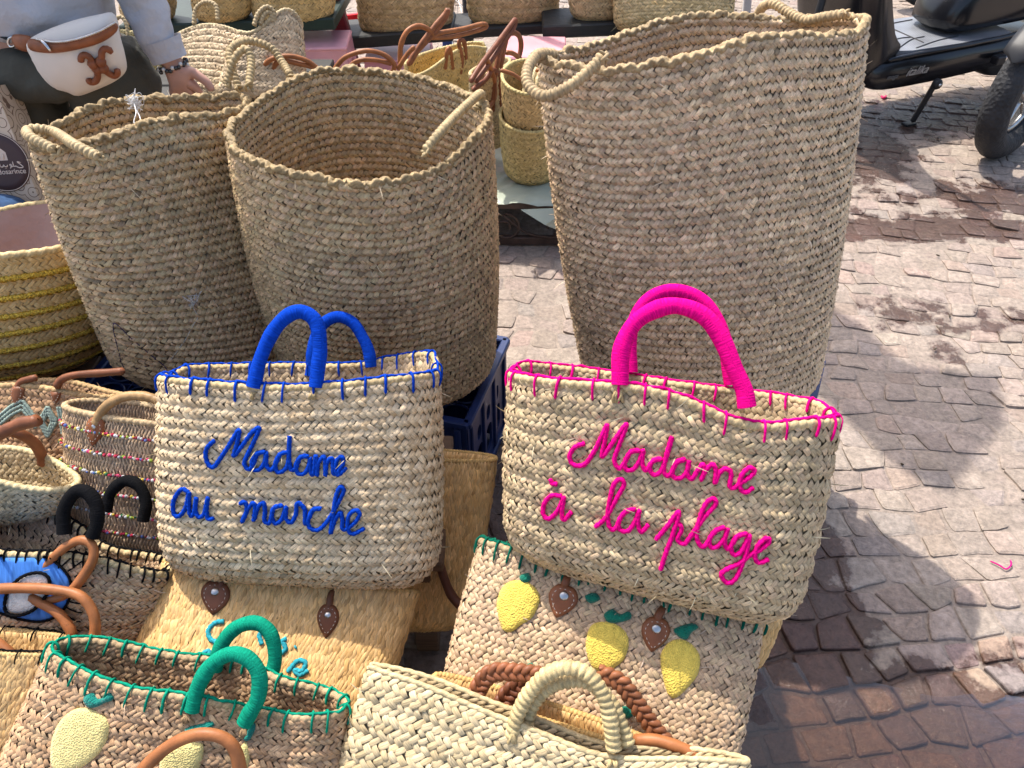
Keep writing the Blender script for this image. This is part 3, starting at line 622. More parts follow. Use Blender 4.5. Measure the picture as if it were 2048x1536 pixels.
for q in ([(1040, 1152), (1058, 1146), (1062, 1160), (1046, 1166)], [(1208, 1228), (1225, 1218), (1240, 1228), (1258, 1222), (1262, 1236), (1240, 1244), (1216, 1244)], [(1346, 1260), (1360, 1252), (1385, 1246), (1396, 1254), (1382, 1264), (1372, 1278), (1358, 1274)],
          [(1170, 1192), (1190, 1185), (1200, 1198), (1180, 1206)], [(1242, 1415), (1258, 1412), (1266, 1428), (1252, 1436)], [(1055, 1328), (1066, 1326), (1068, 1340), (1058, 1340)]):
    bLm.patch(q, (.008, .16, .10), 'leaf_patch', .005, step=5)
bLm.tab(1124, 1203, 60, 62, .35, (.24, .085, .035)); bLm.tab(1309, 1269, 58, 64, .2, (.24, .085, .035))
bLm.handle([(1312, 1245, -1.05), (1320, 1225, -1.1), (1332, 1210, -.8)], .006, (.2, .07, .03), LEATHER, n=0, seg=8)
bLm.handle([(1128, 1178, -1.05), (1132, 1160, -1.1), (1140, 1146, -.8)], .006, (.2, .07, .03), LEATHER, n=0, seg=8)
# reed bag peeping out behind the lemon bag
bT3 = Bag('reed_bag', 'crumpled tan reed bag peeping out behind the right edge of the lemon bag', 'reed bag', at(1180, 1120, 1.32), at(1572, 1205, 1.27), at(1180, 1300, 1.36), at(1520, 1338, 1.30), .05, .05, n=2.4, r=.02, bulge=.02)
wick(bT3, inner=1)
# green rimmed bag
bG = Bag('lemon_bag', 'brown straw bag with green yarn handles, green rim and pale yellow lemons', 'straw bag', at(106, 1300, 1.07), at(696, 1408, 1.05), at(-70, 1740, 1.10), at(640, 1820, 1.08), .11, .12, n=2.3, r=.05, bulge=.03,
         rimz=lambda x, y: -.02 * np.exp(-((x - .45) / .3) ** 2) * (y < 0) + .006 * np.sin(x * 5), rimy=lambda x, y: -.025 * np.exp(-((x - .5) / .25) ** 2) * (y > .1) + .02 * np.exp(-((x - .45) / .22) ** 2) * (y < -.1))
std(bG, P_BROWN, .0088, .0106, 3, .003, inner=.55, rim=(.46, .35, .24), var=.2); bG.whip(GREEN, .026, .022, .0019)
bG.handle([(384, 1420), (398, 1370), (425, 1328), (462, 1308), (497, 1318), (518, 1350), (516, 1395), (500, 1425), (488, 1448)], .0105, GREEN, y=-1)
bG.handle([(430, 1340), (442, 1292), (472, 1256), (512, 1246), (541, 1268), (550, 1315), (540, 1358), (530, 1376)], .0102, GREEN, y=.7)
knots(bG, [(380, 1422, 22), (488, 1452, 20)], (.40, .28, .18))
for q in ([(108, 1480), (125, 1440), (155, 1416), (190, 1418), (218, 1440), (220, 1465), (205, 1500), (170, 1530), (130, 1545), (108, 1530)], [(322, 1530), (330, 1500), (360, 1485), (400, 1482), (408, 1500), (395, 1540), (350, 1570), (325, 1560)], [(478, 1500), (495, 1482), (500, 1520), (490, 1550), (478, 1540)]):
    bG.patch(q, PALEL, 'lemon_patch', .004, step=8)
for q in ([(172, 1392), (188, 1384), (202, 1396), (222, 1384), (230, 1396), (212, 1404), (196, 1412), (178, 1410)], [(372, 1455), (390, 1448), (412, 1442), (430, 1440), (424, 1452), (400, 1458), (380, 1466)], [(488, 1475), (498, 1455), (510, 1445), (512, 1458), (500, 1478)]):
    bG.patch(q, (.01, .19, .15), 'leaf_patch', .005, step=5)
# leather handle of a bag below the frame, in front of the green rimmed bag
bF = Bag('leather_handled_bag', 'brown leather bag handle arching up at the bottom edge before the pale lemons', 'straw bag', at(235, 1600, .98), at(560, 1610, .97), at(220, 1850, 1.02), at(560, 1860, 1.02), .08, .08)
std(bF, P_CREAM, inner=.9); bF.handle([(250, 1640), (272, 1560), (318, 1508), (365, 1478), (410, 1468), (450, 1478), (472, 1505), (482, 1560), (486, 1640)], .0082, TAN, LEATHER, y=-.3, n=0)
# cream bag at the bottom
bC = Bag('plain_bag', 'pale cream straw bag with paired rope handles at the bottom centre', 'straw bag', at(738, 1330, 1.035), at(1500, 1520, .955), at(620, 1800, 1.08), at(1360, 1990, 1.0), .03, .12, n=2.6, r=.05, bulge=.03,
         rimz=lambda x, y: -.034 * np.exp(-((x - .28) / .42) ** 2) - .012 * np.exp(-((x + .3) / .3) ** 2), rimy=None)
bC.rim_wrap((.60, .52, .36), .0042, .016); std(bC, P_PALE, .0105, .0135, 4, .0034, inner=.6, rim=None, var=.13, thick=.0036, fib=160)
for y, pts in ((-1.0, [(1022, 1475), (1035, 1430), (1062, 1380), (1100, 1345), (1140, 1336), (1178, 1350), (1205, 1388), (1220, 1440), (1228, 1500)]), (.25, [(1050, 1460), (1062, 1415), (1092, 1378), (1130, 1362), (1172, 1362), (1210, 1390), (1238, 1440), (1256, 1490)])):
    bC.handle(pts, .0105, (.60, .51, .32), ROPE, y=y, n=1, pitch=.0085, depth=.28, var=.35)
knots(bC, [(1025, 1452, 34), (1222, 1500, 40)], (.58, .48, .30))
# reed bag with braided leather handles
bBr = Bag('reed_bag', 'tan reed bag with braided brown leather handles between cream bag and lemons', 'reed bag', at(868, 1352, 1.085), at(1330, 1500, 1.02), at(850, 1620, 1.10), at(1290, 1760, 1.05), .045, .07, n=2.4, r=.04, bulge=.02)
wick(bBr, inner=.6)
def braid(b, pts, r, col, y, label=None):
    P = catmull([b.px(p[0], p[1], y) for p in pts], .003); mb = MB(); T = unit(np.gradient(P, axis=0)); s_ = np.concatenate([[0], np.cumsum(np.linalg.norm(np.diff(P, axis=0), axis=1))])
    Nn = np.broadcast_to(-b.Y, P.shape); Bn = unit(np.cross(T, Nn))
    for k in range(3):
        ph = s_ / .034 * 2 * np.pi + k * 2 * np.pi / 3; Q = P + Bn * (np.sin(ph) * r)[:, None] + Nn * (np.sin(2 * ph) * r * .38)[:, None]
        tube(mb, Q[::2], r * .62, 8, ds=.004, col=col, var=.3)
    return mb.build('braided_handle', LEATHER, b.o)
braid(bBr, [(945, 1420), (958, 1375), (985, 1346), (1035, 1345), (1085, 1352)], .0085, (.25, .09, .04), -1.0)
braid(bBr, [(1000, 1420), (1015, 1390), (1040, 1372), (1075, 1368), (1105, 1372)], .009, (.17, .06, .03), .5)
braid(bBr, [(1195, 1345), (1240, 1365), (1275, 1410), (1310, 1460), (1345, 1500)], .0085, (.26, .095, .04), .6)
bBr.handle([(1262, 1482, -1.2), (1305, 1480, -1.3), (1350, 1492, -1.4), (1400, 1515, -1.4), (1440, 1545, -1.4)], .0082, TAN, LEATHER, n=0, name='handle')
braid(bBr, [(1275, 1512), (1310, 1505), (1350, 1518), (1380, 1530)], .009, (.26, .09, .04), -1.25)

# ------------------------------------------------------------------ the bags at the left edge
BLK = (.008, .008, .009)
bE = Bag('eye_bag', 'straw bag with a big blue embroidered eye, black stitching and black handles', 'straw bag', at(-230, 985, 1.27), at(342, 1140, 1.24), at(-170, 1385, 1.27), at(272, 1318, 1.25), .17, .13, n=2.3, r=.06, bulge=.04,
         rimz=lambda x, y: -.012 * np.cos(x * 5) * (y < 0) + .012 * np.cos(x * 4 + 1) * (y > 0), rimy=lambda x, y: -.03 * np.exp(-((x - .45) / .22) ** 2) * (y > .1))
std(bE, P_ROSE, .0086, .0106, 4, .003, inner=.45, rim=(.56, .46, .30), var=.17); bE.whip(BLK, .017, .022, .0018)
bE.handle([(128, 1068), (128, 1020), (150, 985), (175, 985), (192, 1010), (194, 1045), (184, 1075)], .0102, BLK, y=-1)
bE.handle([(212, 1022), (222, 985), (250, 962), (278, 972), (292, 1005), (286, 1042)], .0098, BLK, y=.7)
eye = [(-70, 1150), (-40, 1122), (0, 1110), (50, 1104), (100, 1114), (132, 1138), (145, 1165), (140, 1200), (118, 1228), (80, 1240), (20, 1228), (-40, 1200)]
wht = [(20, 1205), (28, 1175), (55, 1148), (88, 1140), (107, 1152), (104, 1180), (78, 1212), (48, 1224), (26, 1220)]
ep = bE.patch(eye, (.07, .22, .62), 'eye_patch', .005, YARN, step=9, label='sky blue wool eye')
bE.patch(wht, (.75, .70, .62), 'eye_white', .004, FELT, step=8, parent=ep, off=.0072)
bE.stroke(eye + eye[:1], .0022, BLK, 'eye_outline', .006); bE.stroke(wht + wht[:1], .0028, BLK, 'eye_outline', .013)
mb = MB()
for k in range(17):
    t = k / 16; x = -40 + 190 * t; y = 1108 + max(0, t - .55) ** 2 * 220; L_ = 70 - 45 * max(0, t - .55); a = -1.6 + 1.4 * max(0, t - .5) * 1.6
    bE.stroke([(x, y), (x + math.cos(a) * L_ * .5, y + math.sin(a) * L_ * .5), (x + math.cos(a) * L_, y + math.sin(a) * L_)], .0012, BLK, '', .005, mb=mb, n=0)
for k in range(7):
    x, y = 142 - 3 * k, 1165 + 11 * k; bE.stroke([(x, y), (x + 22, y - 9 + 5 * k), (x + 38, y - 14 + 7 * k)], .0011, BLK, '', .005, mb=mb, n=0)
mb.build('lash_stitches', YARN, bE.o, kind='stuff')
# reed bag with leather loops, bottom left
bW = Bag('reed_bag', 'tan reed bag at the bottom left corner with looping brown leather handles', 'reed bag', at(-230, 1262, 1.15), at(188, 1300, 1.12), at(-300, 1700, 1.17), at(38, 1640, 1.14), .085, .1, n=2.2, r=.04, bulge=.02)
wick(bW, [(.66, .48, .24), (.70, .52, .27), (.58, .40, .18)], inner=.4); bW.whip(BLK, .045, .016, .0012)
bW.handle([(48, 1192), (62, 1165), (95, 1128), (130, 1095), (162, 1080), (184, 1090), (186, 1118), (165, 1155), (138, 1185), (105, 1198), (70, 1195)], .0072, TAN, LEATHER, y=1.0, n=0)
bW.handle([(-40, 1180), (40, 1176), (110, 1180), (160, 1192), (186, 1225), (190, 1265), (180, 1305)], .0078, TAN, LEATHER, y=.6, n=0)
bW.handle([(58, 1190), (85, 1208), (118, 1228), (140, 1258), (145, 1275)], .0075, TAN, LEATHER, y=.8, n=0)
bW.handle([(-30, 1268), (0, 1290), (28, 1315)], .008, TAN, LEATHER, y=-.2, n=0)
# small cream basket
bS = Bag('small_basket', 'small pale cream oval basket at the left edge, below the mint zigzag bag', 'basket', at(-170, 905, 1.34), at(150, 962, 1.30), at(-150, 1050, 1.36), at(118, 1030, 1.34), .12, .10, n=2.1, r=.035, bulge=.06, rimz=lambda x, y: .01 * np.cos(x * 3))
std(bS, P_PALE, .0082, .0115, 3, .002, inner=.2, rim=(.66, .58, .40), var=.1)
bS.handle([(-60, 875, 0), (0, 862, 0), (40, 868, .2), (70, 888, .6), (84, 915, .9), (86, 935, .9)], .0095, (.24, .085, .035), LEATHER, n=0)
bS.handle([(-60, 905, -.5), (0, 868, -.6), (40, 848, -.5), (70, 842, -.5), (76, 838, -.5)], .0105, (.20, .07, .03), LEATHER, n=0)
# beaded bag
bD = Bag('beaded_bag', 'open weave straw bag with rows of coloured beads, left of the blue lettered bag', 'straw bag', at(140, 806, 1.39), at(480, 850, 1.36), at(150, 1080, 1.43), at(470, 1120, 1.40), .13, .12, n=2.4, r=.04, bulge=.02, rimy=lambda x, y: -.02 * np.exp(-((x - .1) / .4) ** 2) * (y > .1))
P_BEAD = [(.54, .42, .30), (.60, .47, .34), (.48, .36, .25)]
bD.wall((.40, .30, .21)); bD.weave(.011, .0062, P_BEAD, 'twine', band=2, amp=.0012, thick=.0024, var=.15); bD.weave(.011, .0062, P_BEAD, 'twine', side=-1, v0=.4, band=2, amp=.001, thick=.002)
bD.rim_wrap((.56, .44, .31)); bD.tab(193, 862, 36, 52, .15, (.26, .09, .035))
bD.handle([(192, 850), (200, 828), (222, 805), (258, 792), (300, 795), (340, 815), (352, 835)], .0085, (.38, .23, .10), LEATHER, y=-1, n=1, pitch=.012, depth=.1)
BC = [(.45, .02, .05), (.55, .42, .06), (.03, .15, .06), (.6, .6, .6), (.65, .08, .18), (.3, .4, .05), (.1, .15, .4), (.5, .5, .52), (.2, .01, .03), (.5, .5, .5), (.3, .25, .2)]
bead_row = MB(); ico = None
def bead(mb, c, r, col):
    th = np.linspace(0, np.pi, 5); ph = np.linspace(0, 2 * np.pi, 7, endpoint=False)
    V = [[math.sin(t) * math.cos(p), math.sin(t) * math.sin(p), math.cos(t)] for t in th for p in ph]
    Fs = np.array([[i * 7 + j, (i + 1) * 7 + j, (i + 1) * 7 + (j + 1) % 7, i * 7 + (j + 1) % 7] for i in range(4) for j in range(7)]); mb.add(np.array(V) * r + c, Fs, col)
for v in (.90, .77, .645, .52, .39, .27, .16):
    k = 0; u = .22
    while u < .80:
        q = bD.ev(np.array([u]), np.array([v])); nn = bD.nrm(np.array([u]), np.array([v]))
        if RNG.random() < .88: bead(bead_row, (q + nn * .0062)[0] + RNG.normal(0, .0008, 3), RNG.uniform(.0020, .0036), np.array(BC[RNG.integers(len(BC))]))
        u += .0046
BEADM = mat('glass_beads', attr=True, rough=.12, spec=.7); bead_row.build('beads', BEADM, bD.o, kind='stuff')
# mint zigzag bag
bZ = Bag('zigzag_bag', 'brown straw bag with mint green zigzag embroidery below the gold striped basket', 'straw bag', at(-220, 755, 1.50), at(245, 785, 1.47), at(-220, 1000, 1.52), at(220, 1010, 1.5), .10, .10, n=2.5, r=.04, bulge=.03, rimz=lambda x, y: .008 * np.sin(x * 5))
std(bZ, [(.50, .33, .20), (.56, .38, .22), (.44, .29, .18)], .0085, .0105, 2, .003, inner=.8, rim=(.54, .38, .22)); bZ.tab(37, 790, 26, 42, .2, (.24, .09, .04), False); bZ.tab(114, 788, 22, 40, .1, (.24, .09, .04), False)
bZ.handle([(112, 778), (122, 760), (150, 750), (200, 746), (250, 742)], .0068, (.20, .07, .03), LEATHER, n=0); bZ.handle([(34, 778), (42, 764), (60, 758), (75, 755)], .0065, (.20, .07, .03), LEATHER, n=0)
MINT = (.30, .38, .32); mb = MB()
for dy in (0, 9, 18):
    bZ.stroke([(-30, 846 + dy), (0, 832 + dy), (25, 812 + dy), (48, 800 + dy)], .0036, MINT, '', .004, mb=mb); bZ.stroke([(48, 800 + dy), (62, 818 + dy), (76, 838 + dy)], .0036, MINT, '', .004, mb=mb)
    bZ.stroke([(80 + dy * .5, 842), (98, 812 + dy * .6)], .0036, MINT, '', .004, mb=mb); bZ.stroke([(98, 812 + dy * .6), (116 - dy * .5, 842)], .0036, MINT, '', .004, mb=mb); bZ.stroke([(116 - dy * .5, 842), (98, 874 - dy * .6)], .0036, MINT, '', .004, mb=mb); bZ.stroke([(98, 874 - dy * .6), (80 + dy * .5, 842)], .0036, MINT, '', .004, mb=mb)
    bZ.stroke([(118 + dy * .7, 812), (128 + dy * .5, 868)], .0036, MINT, '', .004, mb=mb)
mb.build('zigzag_embroidery', YARN, bZ.o, label='mint green zigzag and diamond embroidery')
# gold striped basket with lining
bO = Bag('striped_basket', 'straw basket with glittering gold stripes and mauve cloth lining at the left edge', 'basket', at(-250, 490, 1.60), at(240, 445, 1.62), at(-170, 735, 1.74), at(215, 725, 1.76), .40, .30, n=2.0, r=.09, bulge=.05, rimz=lambda x, y: .01 * np.cos(x * 3))
P_GOLDB = [(.60, .44, .20), (.66, .50, .25), (.56, .40, .18)]
bO.wall((.3, .2, .1)); bO.weave(.0095, .0125, P_GOLDB, band=4, amp=.002, thick=.0026, var=.1, lw=.95); bO.rim_wrap((.64, .52, .32), .008, .02)
LINING = mat('mauve_lining', (.40, .28, .24), rough=.8, noise=(6, .12, 3), bump=(14, .6, .02))
li = MB(); k = bO.nu; N_ = np.stack([bO.nrm(np.arange(k) / k, np.full(k, j / bO.nv)) for j in range(bO.nv + 1)])
wv = .006 * np.sin(np.arange(k)[None, :, None] * 14 * math.pi / k) * np.sin(np.arange(bO.nv + 1) / 9)[:, None, None]
li.add(bO.G - N_ * (.011 + wv) , bO.quads[:, ::-1]); li.build('lining', LINING, bO.o)
GOLD = mat('gold_thread', (.85, .58, .10), rough=.25, metal=1, noise=(320, .7, 2), bump=(600, 1.0, .003))
for v in (.88, .77, .665, .56, .455, .35, .25):
    mb = MB(); P = bO.ring(v, .002, 100); tube(mb, P, .0078, 8, n=3, pitch=.016, depth=.4, closed=True); mb.build('gold_stripe', GOLD, bO.o)

# ------------------------------------------------------------------ crates, benches
def panel(mb, O, X, Z, outline, holes, t, col=(1, 1, 1), fill=.0):
    """a plate with openings: outline and holes in metres along X and Z from corner O, t thick along X x Z"""
    Y = unit(np.cross(X, Z)); pts = []; ed = []
    for loop in [outline] + holes:
        k = len(pts); pts += [Vector(p) for p in loop]; ed += [(k + i, k + (i + 1) % len(loop)) for i in range(len(loop))]
    vs, es, fs, *_ = delaunay_2d_cdt(pts, ed, [], 0, 1e-5)
    def ins(p, L):
        c = False
        for i in range(len(L)):
            (x1, y1), (x2, y2) = L[i], L[(i + 1) % len(L)]
            if (y1 > p[1]) != (y2 > p[1]) and p[0] < (x2 - x1) * (p[1] - y1) / (y2 - y1 + 1e-12) + x1: c = not c
        return c
    keep = []
    for f in fs:
        c = sum((Vector(vs[i]) for i in f), Vector((0, 0))) / len(f)
        if ins(c, outline) and not any(ins(c, h) for h in holes): keep.append(list(f))
    P = np.array([O + X * v[0] + Z * v[1] for v in vs]); k = len(P); ed = {}
    for f in keep:
        for a, b in zip(f, f[1:] + f[:1]): ed[a, b] = 1
    side = [[b, a, a + k, b + k] for (a, b) in ed if (b, a) not in ed]
    mb.add(np.vstack([P - Y * t / 2, P + Y * t / 2]), keep + side + [[i + k for i in f[::-1]] for f in keep], col)
def rrect(x0, y0, x1, y1, r, k=4):
    out = []
    for cx, cy, a0 in ((x1 - r, y0 + r, -90), (x1 - r, y1 - r, 0), (x0 + r, y1 - r, 90), (x0 + r, y0 + r, 180)):
        for i in range(k + 1):
            a = math.radians(a0 + 90 * i / k); out.append((cx + r * math.cos(a), cy + r * math.sin(a)))
    return out
CRATE = mat('blue_crate_plastic', (.012, .03, .115), rough=.45, spec=.45, noise=(25, .25, 4), bump=(180, .12, .001))
def crate(label, C, X, Y, w, d, h, group='blue bottle crates under the tall baskets'):
    """open plastic bottle crate, C the base centre"""
    X, Y = unit(X), unit(Y); Z = A(0, 0, 1); o = thing('bottle_crate', label, 'crate', C, group)
    def holes(L):
        out = []; n = 3; s_ = (L - .08) / n
        for i in range(n):
            x0 = .04 + i * s_ + .012; x1 = x0 + s_ - .024; out.append(rrect(x0, .05, x1, .135, .02)); out.append(rrect(x0 + .01, .155, x1 - .01, .20, .015))
        return out
    for P0, D, L in ((C - X * w / 2 - Y * d / 2, X, w), (C + X * w / 2 + Y * d / 2, -X, w), (C + X * w / 2 - Y * d / 2, Y, d), (C - X * w / 2 + Y * d / 2, -Y, d)):
        mb = MB(); panel(mb, P0, D, Z, [(0, 0), (L, 0), (L, h), (0, h)], holes(L), .006)
        Yn = np.cross(D, Z)
        box(mb, P0 + D * L / 2 + Z * (h - .008) + Yn * .004, (L + .016, .020, .018), D, Yn, Z, bev=.003); box(mb, P0 + D * L / 2 + Z * .012 + Yn * .003, (L + .010, .016, .022), D, Yn, Z, bev=.003)
        for k in range(0, 4): box(mb, P0 + D * (.02 + k * (L - .04) / 3) + Z * h / 2 + Yn * .004, (.014, .012, h - .05), D, Yn, Z, bev=.002)
        mb.build('side_wall', CRATE, o, smooth=False)
    mb = MB(); box(mb, C + Z * .012, (w - .014, d - .014, .008), X, Y, Z); mb.build('floor', CRATE, o, smooth=False)
    nx, ny = 5, 4; mb = MB()
    for i in range(1, nx): box(mb, C - X * w / 2 + X * (w * i / nx) + Z * h * .5, (.003, d - .014, h * .82), X, Y, Z)
    for j in range(1, ny): box(mb, C - Y * d / 2 + Y * (d * j / ny) + Z * h * .5, (w - .014, .003, h * .8), X, Y, Z)
    th = np.linspace(0, 2 * np.pi, 12, endpoint=False)
    for i in range(nx):
        for j in range(ny):
            c = C - X * w / 2 - Y * d / 2 + X * (w * (i + .5) / nx) + Y * (d * (j + .5) / ny) + Z * h * .91
            tube(mb, c + (np.cos(th)[:, None] * X * w / nx + np.sin(th)[:, None] * Y * d / ny) * .45, .003, 5, ds=.02, closed=True)
    mb.build('bottle_divider', CRATE, o, smooth=False); return o
nr, fr = atz(932, 842, .285), atz(1004, 688, .285); Yc = unit(fr - nr); Xc = A(Yc[1], -Yc[0], 0)
c1 = nr - Xc * .20 + Yc * .145; crate('dark blue plastic bottle crate under the middle tall basket', A(c1[0], c1[1], 0), Xc, Yc, .40, .29, .285)
q = at(400, 747, 1.73); crate('dark blue plastic bottle crate under the leftmost tall basket', A(-.745, 1.36, 0), A(1, -.15, 0), A(.15, 1, 0), .38, .28, .30)
nr, fr = atz(1622, 790, .325), atz(1639, 720, .325); Yc = unit(fr - nr); Xc = A(Yc[1], -Yc[0], 0)
c3 = fr - Xc * .20 - Yc * .15; crate('blue plastic bottle crate under the biggest tall basket', A(c3[0], c3[1], 0), Xc, Yc, .40, .30, .325)
WOOD = mat('weathered_wood', (.16, .095, .055), rough=.75, noise=(9, .4, 6, (1, 14, 14)), bump=(60, .4, .003))
def bench(name, label, x0, x1, y0, y1, z, n=3, m=None, legs=True, cat='bench', t=.025, rot=0):
    o = thing(name, label, cat, ((x0 + x1) / 2, (y0 + y1) / 2, 0)); d = (y1 - y0) / n
    for k in range(n):
        mb = MB(); box(mb, A((x0 + x1) / 2, y0 + d * (k + .5), z - t / 2 + RNG.uniform(-.002, .002)), (x1 - x0, d - .008, t), bev=.003); mb.build('plank', m or WOOD, o, smooth=False)
    if legs:
        for x in (x0 + .05, x1 - .05):
            for y in (y0 + .04, y1 - .04):
                mb = MB(); box(mb, A(x, y, (z - t - .003) / 2), (.045, .045, z - t - .003), bev=.003); mb.build('leg', m or WOOD, o, smooth=False)
    return o
bench('plank_bench', 'low wooden plank bench carrying the blue lettered bag', -.60, -.12, .78, 1.10, .325)
bench('plank_bench', 'low wooden plank bench under the zigzag and beaded bags', -1.75, -.62, .88, 1.12, .255)
bench('plank_bench', 'wooden plank bench under the gold striped basket', -1.8, -.955, 1.14, 1.62, .300, 4)
bench('plank_bench', 'narrow wooden plank bench hidden under the pink lettered bag', .03, .36, .69, .98, .452)
bench('plank_platform', 'low plank platform under the front row of bags', -1.1, .28, .22, .62, .095, 4, cat='platform')

# ------------------------------------------------------------------ behind: low table with plastic sheet, nested small baskets
IRON = mat('brown_iron', (.065, .04, .03), rough=.5, spec=.4, noise=(40, .4, 4))
def iron_table():
    x0, x1, y0, y1, z = -1.0, .42, 2.31, 3.02, .18; o = thing('iron_table', 'low brown iron table with scroll legs behind the tall baskets', 'table', ((x0 + x1) / 2, (y0 + y1) / 2, 0))
    mb = MB(); box(mb, A((x0 + x1) / 2, (y0 + y1) / 2, z - .012), (x1 - x0, y1 - y0, .024), bev=.004); mb.build('table_top', IRON, o, smooth=False)
    for x in (x0 + .03, x1 - .03):
        for y in (y0 + .03, y1 - .03):
            mb = MB(); box(mb, A(x, y, z / 2 - .014), (.03, .03, z - .028), bev=.003); mb.build('leg', IRON, o, smooth=False)
    mb = MB(); box(mb, A((x0 + x1) / 2, y0 + .03, .022), (x1 - x0 - .1, .022, .03), bev=.003); mb.build('stretcher', IRON, o, smooth=False)
    for px, s_ in ((1105, 1), (1010, -1)):
        c = aty(px, 455, y0 + .02); mb = MB(); P = []
        for k in range(26):
            a = math.pi * .5 + s_ * k * .33; r = .055 * (1 - k / 34); P.append(c + A(math.cos(a) * r, 0, math.sin(a) * r))
        P = [c + A(-.17 * s_, 0, .05), c + A(-.09 * s_, 0, -.02)] + P[8:] if s_ > 0 else P
        tube(mb, P, .0045, 8); mb.build('scroll', IRON, o)
iron_table()
def sheet_nodes(m, t, p, c, tc):
    p.inputs['Alpha'].default_value = .82
PLAST = mat('plastic_sheet', (.42, .46, .36), rough=.22, spec=.6, noise=(5, .25, 4), bump=(7, .5, .03), build=sheet_nodes)
mb = MB(); nx, ny = 70, 44; x = np.linspace(-1.0, .44, nx); y = np.linspace(2.30, 3.05, ny); X_, Y_ = np.meshgrid(x, y)
Z_ = .1835 + .010 * np.abs(np.sin(X_ * 9 + 4 * np.sin(Y_ * 6)) * np.sin(Y_ * 11 + 2 * X_)) + .006 * np.abs(np.sin(X_ * 31 - Y_ * 23)); Z_[0] -= .03 * np.abs(np.sin(x * 5)); 
i_, j_ = np.meshgrid(np.arange(nx - 1), np.arange(ny - 1)); a_ = (j_ * nx + i_).ravel(); mb.add(np.stack([X_, Y_, Z_], -1), np.stack([a_, a_ + 1, a_ + nx + 1, a_ + nx], -1))
tag(mb.build('plastic_sheet', PLAST), 'crumpled greenish clear plastic sheet spread on the low iron table', 'plastic sheet')
mb = MB(); P = [aty(1030, 425, 2.27), aty(1075, 440, 2.26), aty(1130, 480, 2.30), aty(1150, 440, 2.36)]; 
V = [aty(1042, 420, 2.29), aty(1140, 416, 2.29), aty(1140, 470, 2.27), aty(1090, 450, 2.25)]; mb.add(V + [v + A(0, .004, 0) for v in V], [[0, 1, 2, 3], [7, 6, 5, 4], [0, 4, 5, 1], [1, 5, 6, 2], [2, 6, 7, 3], [3, 7, 4, 0]])
tag(mb.build('sheet_flap', PLAST, smooth=False), 'torn plastic flap hanging below the low iron table edge', 'plastic sheet')
kw = dict(n=2.0, r=.03, bulge=.05)
P_OLIVE = [(.50, .42, .20), (.56, .47, .24), (.44, .37, .17)]; P_SAND = [(.58, .44, .22), (.62, .48, .25), (.52, .40, .2)]
s1 = Bag('small_basket', 'lower of the two nested small round baskets on the plastic sheet', 'basket', at(1000, 228, 2.50), at(1118, 232, 2.50), at(1012, 345, 2.68), at(1116, 345, 2.68), .195, .17, group='nested small baskets', **kw)
std(s1, P_OLIVE, .010, .012, 3, .002, inner=.6, rim=(.60, .50, .26), var=.1, fib=0)
s2 = Bag('small_basket', 'upper of the two nested small round baskets, stuffed with straw braids', 'basket', at(1004, 148, 2.40), at(1120, 160, 2.40), at(1016, 262, 2.56), at(1112, 264, 2.56), .19, .16, group='nested small baskets', **kw)
std(s2, P_SAND, .010, .012, 3, .002, inner=.2, rim=(.62, .53, .28), var=.1, fib=0)
mb = MB()
for k in range(6): 
    x = 1050 + k * 11; tube(mb, [at(x, 215, 2.42 + .01 * k), at(x + 2, 170, 2.40), at(x + 12, 140, 2.42), at(x + 20, 175, 2.45)], .011, 8, n=2, pitch=.02, depth=.4, col=(.62, .54, .36), var=.2)
tag(mb.build('straw_braid_bundle', ROPE), 'pale bundle of straw braids stuffed in the upper nested basket', 'straw braid')
s2.handle([(1000, 140, -1), (1025, 148, -1), (1050, 165, -1)], .006, TAN, LEATHER, n=0)
s2.handle([(1070, 142, 0), (1100, 135, 0), (1130, 140, 0)], .006, TAN, LEATHER, n=0)
# leather handled bags on the low table
lb1 = Bag('leather_handled_bag', 'pale folded straw bag with tall brown leather handles behind the middle basket', 'straw bag', at(812, 132, 2.55), at(968, 88, 2.70), at(835, 300, 2.82), at(958, 285, 2.92), .10, .12, n=2.2, r=.04, bulge=.02, rimz=lambda x, y: .03 * np.sin(x * 2.5 + 1) * (y < 0))
std(lb1, [(.62, .50, .24), (.66, .55, .28), (.58, .46, .2)], .010, .012, 3, .0015, inner=.5, rim=(.62, .53, .30), var=.08, fib=0)
def lh(b, pts, r=.0085, col=TAN, y=-1): b.handle(pts, r, col, LEATHER, y=y, n=0)
lh(lb1, [(800, 130), (802, 90), (815, 62), (838, 52), (860, 62), (868, 80)]); lh(lb1, [(815, 132), (835, 98), (865, 58), (890, 28), (896, 18), (888, 40), (860, 75), (835, 102), (818, 130)], .0085, (.27, .10, .042))
lh(lb1, [(855, 75), (900, 74), (945, 64), (972, 54), (965, 48), (925, 58), (880, 66), (860, 76)], .0075, (.33, .13, .05)); lh(lb1, [(890, 140), (894, 105), (900, 98), (905, 140)], .0075); lh(lb1, [(920, 150), (924, 120), (918, 85), (928, 84), (932, 120)], .0075, (.30, .11, .045))
lb2 = Bag('leather_handled_bag', 'straw bag with a tangle of dark leather handles left of the nested baskets', 'straw bag', at(945, 152, 2.45), at(1015, 118, 2.62), at(950, 300, 2.68), at(1008, 288, 2.75), .07, .08, n=2.2, r=.03, bulge=.02)
std(lb2, P_PALE, .010, .012, 3, .0015, inner=.6, rim=(.60, .52, .34), var=.08, fib=0); DK = (.19, .062, .028)
